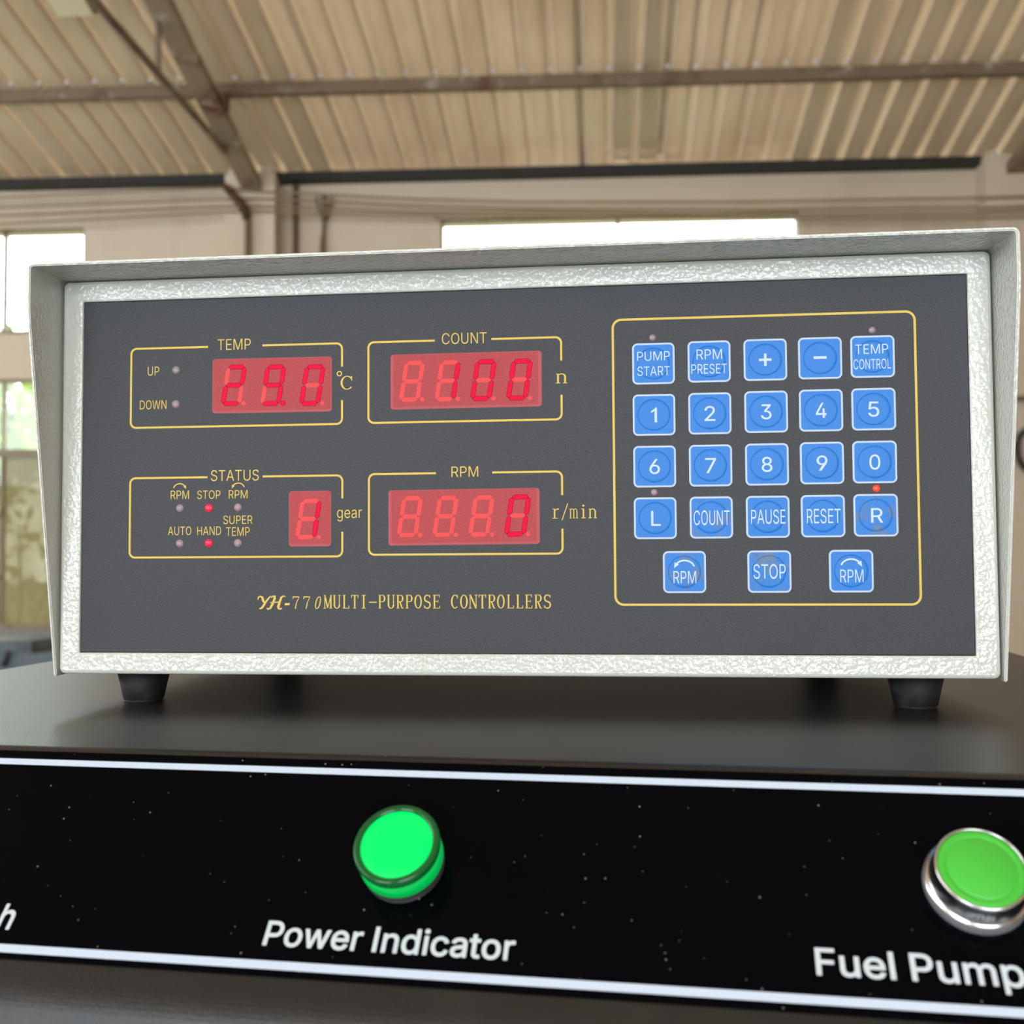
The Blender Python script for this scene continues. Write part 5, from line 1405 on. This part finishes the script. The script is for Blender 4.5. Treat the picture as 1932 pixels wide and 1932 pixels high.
# ---- keypad
def key(x, z, label, worn=False):
    w, h = 15.85, 15.62
    bm = BM()
    q = h / w
    edge = rrect(x - w / 2 + .68, x + w / 2 - .68, z - h / 2 + .68, z + h / 2 - .68, 1.25)
    poly(bm, P, [edge, disc(x, z, 6.16, 64, 6.16 * q)[::-1]], .30)
    o3 = P.at(x, z, 0)
    lathe(bm, [(.00616, .00030), (.00611, .00022), (.00604, .00008), (.00590, .00008), (.00580, .00026), (.00570, .00031), (.0050, .00033), (0, .00034)], o3, P.u, P.v * q, P.n, 64, close=False)
    k = obj('key', bm, key_worn if worn else key_blue, dev)
    k['label'] = label
    bm = BM()
    o_ = rrect(x - w / 2, x + w / 2, z - h / 2, z + h / 2, 1.95)
    i_ = rrect(x - w / 2 + .68, x + w / 2 - .68, z - h / 2 + .68, z + h / 2 - .68, 1.25)
    hi_o = [bm.verts.new(P.at(a, b, .26)) for a, b in o_]
    hi_i = [bm.verts.new(P.at(a, b, .30)) for a, b in i_]
    lo_o = [bm.verts.new(P.at(a, b, 0)) for a, b in o_]
    n = len(o_)
    for i in range(n):
        j = (i + 1) % n
        bm.faces.new((hi_o[i], hi_o[j], hi_i[j], hi_i[i]))
        bm.faces.new((lo_o[i], lo_o[j], hi_o[j], hi_o[i]))
    obj('key_border', bm, key_white, k)
    return k


KH = 0.37


def legend(k, shapes):
    lettering('key_legend', P, shapes, KH, legend_white, k)


CXK = (55.68, 76.38, 97.02, 116.95, 135.85)
RZ = (39.75, 20.3, .75, -18.74, -39.02)
RT = [[-.33, -.06, .08, .19, .28], [-.3, -.16, .03, .18, .24], [-.23, -.14, -.03, .17, .27], [-.14, -.08, -.04, .06, .18]]


def digit_key(col, row, ch, wide=3.9):
    x, z = CXK[col], RZ[row] + RT[row][col]
    k = key(x, z, 'blue key marked ' + ch)
    if ch == '1':
        wide = 2.2
    legend(k, fit(sans(ch, 3), x - wide / 2, x + wide / 2, z - 2.85, z + 2.8))


def two_line(col, a, b, ba, bb_, lab):
    k = key(CXK[col], RZ[0] + RT[0][col], lab)
    legend(k, fit(sans(a, -2), *ba) + fit(sans(b, -2), *bb_))


two_line(0, 'PUMP', 'START', (49.63, 61.82, 40.5, 44.0), (49.65, 61.75, 34.8, 38.4), 'blue key marked PUMP START')
two_line(1, 'RPM', 'PRESET', (71.74, 81.19, 40.55, 44.29), (69.75, 82.89, 35.05, 38.8), 'blue key marked RPM PRESET')
two_line(4, 'TEMP', 'CONTROL', (129.62, 141.5, 41.09, 44.64), (128.92, 142.36, 35.4, 39.15), 'blue key marked TEMP CONTROL')
x, z = CXK[2], RZ[0] + RT[0][2]
k = key(x, z, 'blue key marked with a plus sign')
legend(k, [[[(x - 2.3, z - .45), (x - .45, z - .45), (x - .45, z - 2.3), (x + .45, z - 2.3), (x + .45, z - .45), (x + 2.3, z - .45), (x + 2.3, z + .45), (x + .45, z + .45), (x + .45, z + 2.3), (x - .45, z + 2.3), (x - .45, z + .45), (x - 2.3, z + .45)]]])
x, z = CXK[3], RZ[0] + RT[0][3]
k = key(x, z, 'blue key marked with a minus sign')
legend(k, [[[(x - 2.35, z - .3), (x + 2.35, z - .3), (x + 2.35, z + .7), (x - 2.35, z + .7)]]])
for row, chars in ((1, '12345'), (2, '67890')):
    for col, ch in enumerate(chars):
        digit_key(col, row, ch)


def word_key(col, text, bb, worn=False, wt=-2):
    k = key(CXK[col], RZ[3] + RT[3][col], 'blue key marked ' + text, worn)
    legend(k, fit(sans(text, wt), *bb))


word_key(0, 'L', (54.14, 57.73, -21.76, -16.13), wt=4)
word_key(1, 'COUNT', (69.91, 83.13, -21.66, -16.13), True)
word_key(2, 'PAUSE', (90.91, 103.39, -21.44, -16.06))
word_key(3, 'RESET', (111.09, 123.32, -21.41, -15.95))
word_key(4, 'R', (134.11, 138.4, -21.31, -15.95), True, 4)
k = key(66.25, -39.06, 'worn blue key marked RPM with an anticlockwise arrow', True)
legend(k, fit(sans('RPM', -2), 62.13, 70.54, -43.25, -38.68))
arrow_arc(62.5, 70.1, -37.7, -34.75, False, .62, KH, legend_white, k, P, 'white anticlockwise arrow')
k = key(97.26, -39.03, 'worn blue key marked STOP', True)
legend(k, fit(sans('STOP', -2), 91.44, 103.17, -41.73, -36.26))
k = key(126.7, -38.98, 'blue key marked RPM with a clockwise arrow')
legend(k, fit(sans('RPM', -2), 122.71, 131.01, -43.05, -38.42))
arrow_arc(122.9, 130.5, -37.5, -34.55, True, .62, KH, legend_white, k, P, 'white clockwise arrow')

# ---- rubber feet
for x, y in ((-153.6, 21), (154.4, 21), (-153.6, 205), (154.4, 205)):
    bm = lathe(BM(), [(.0074, 0), (.0080, .0008), (.0108, .0134)], (x * .001, y * .001, 0), (1, 0, 0), (0, 1, 0), (0, 0, 1), 40)
    obj('rubber_foot', bm, rubber, dev)
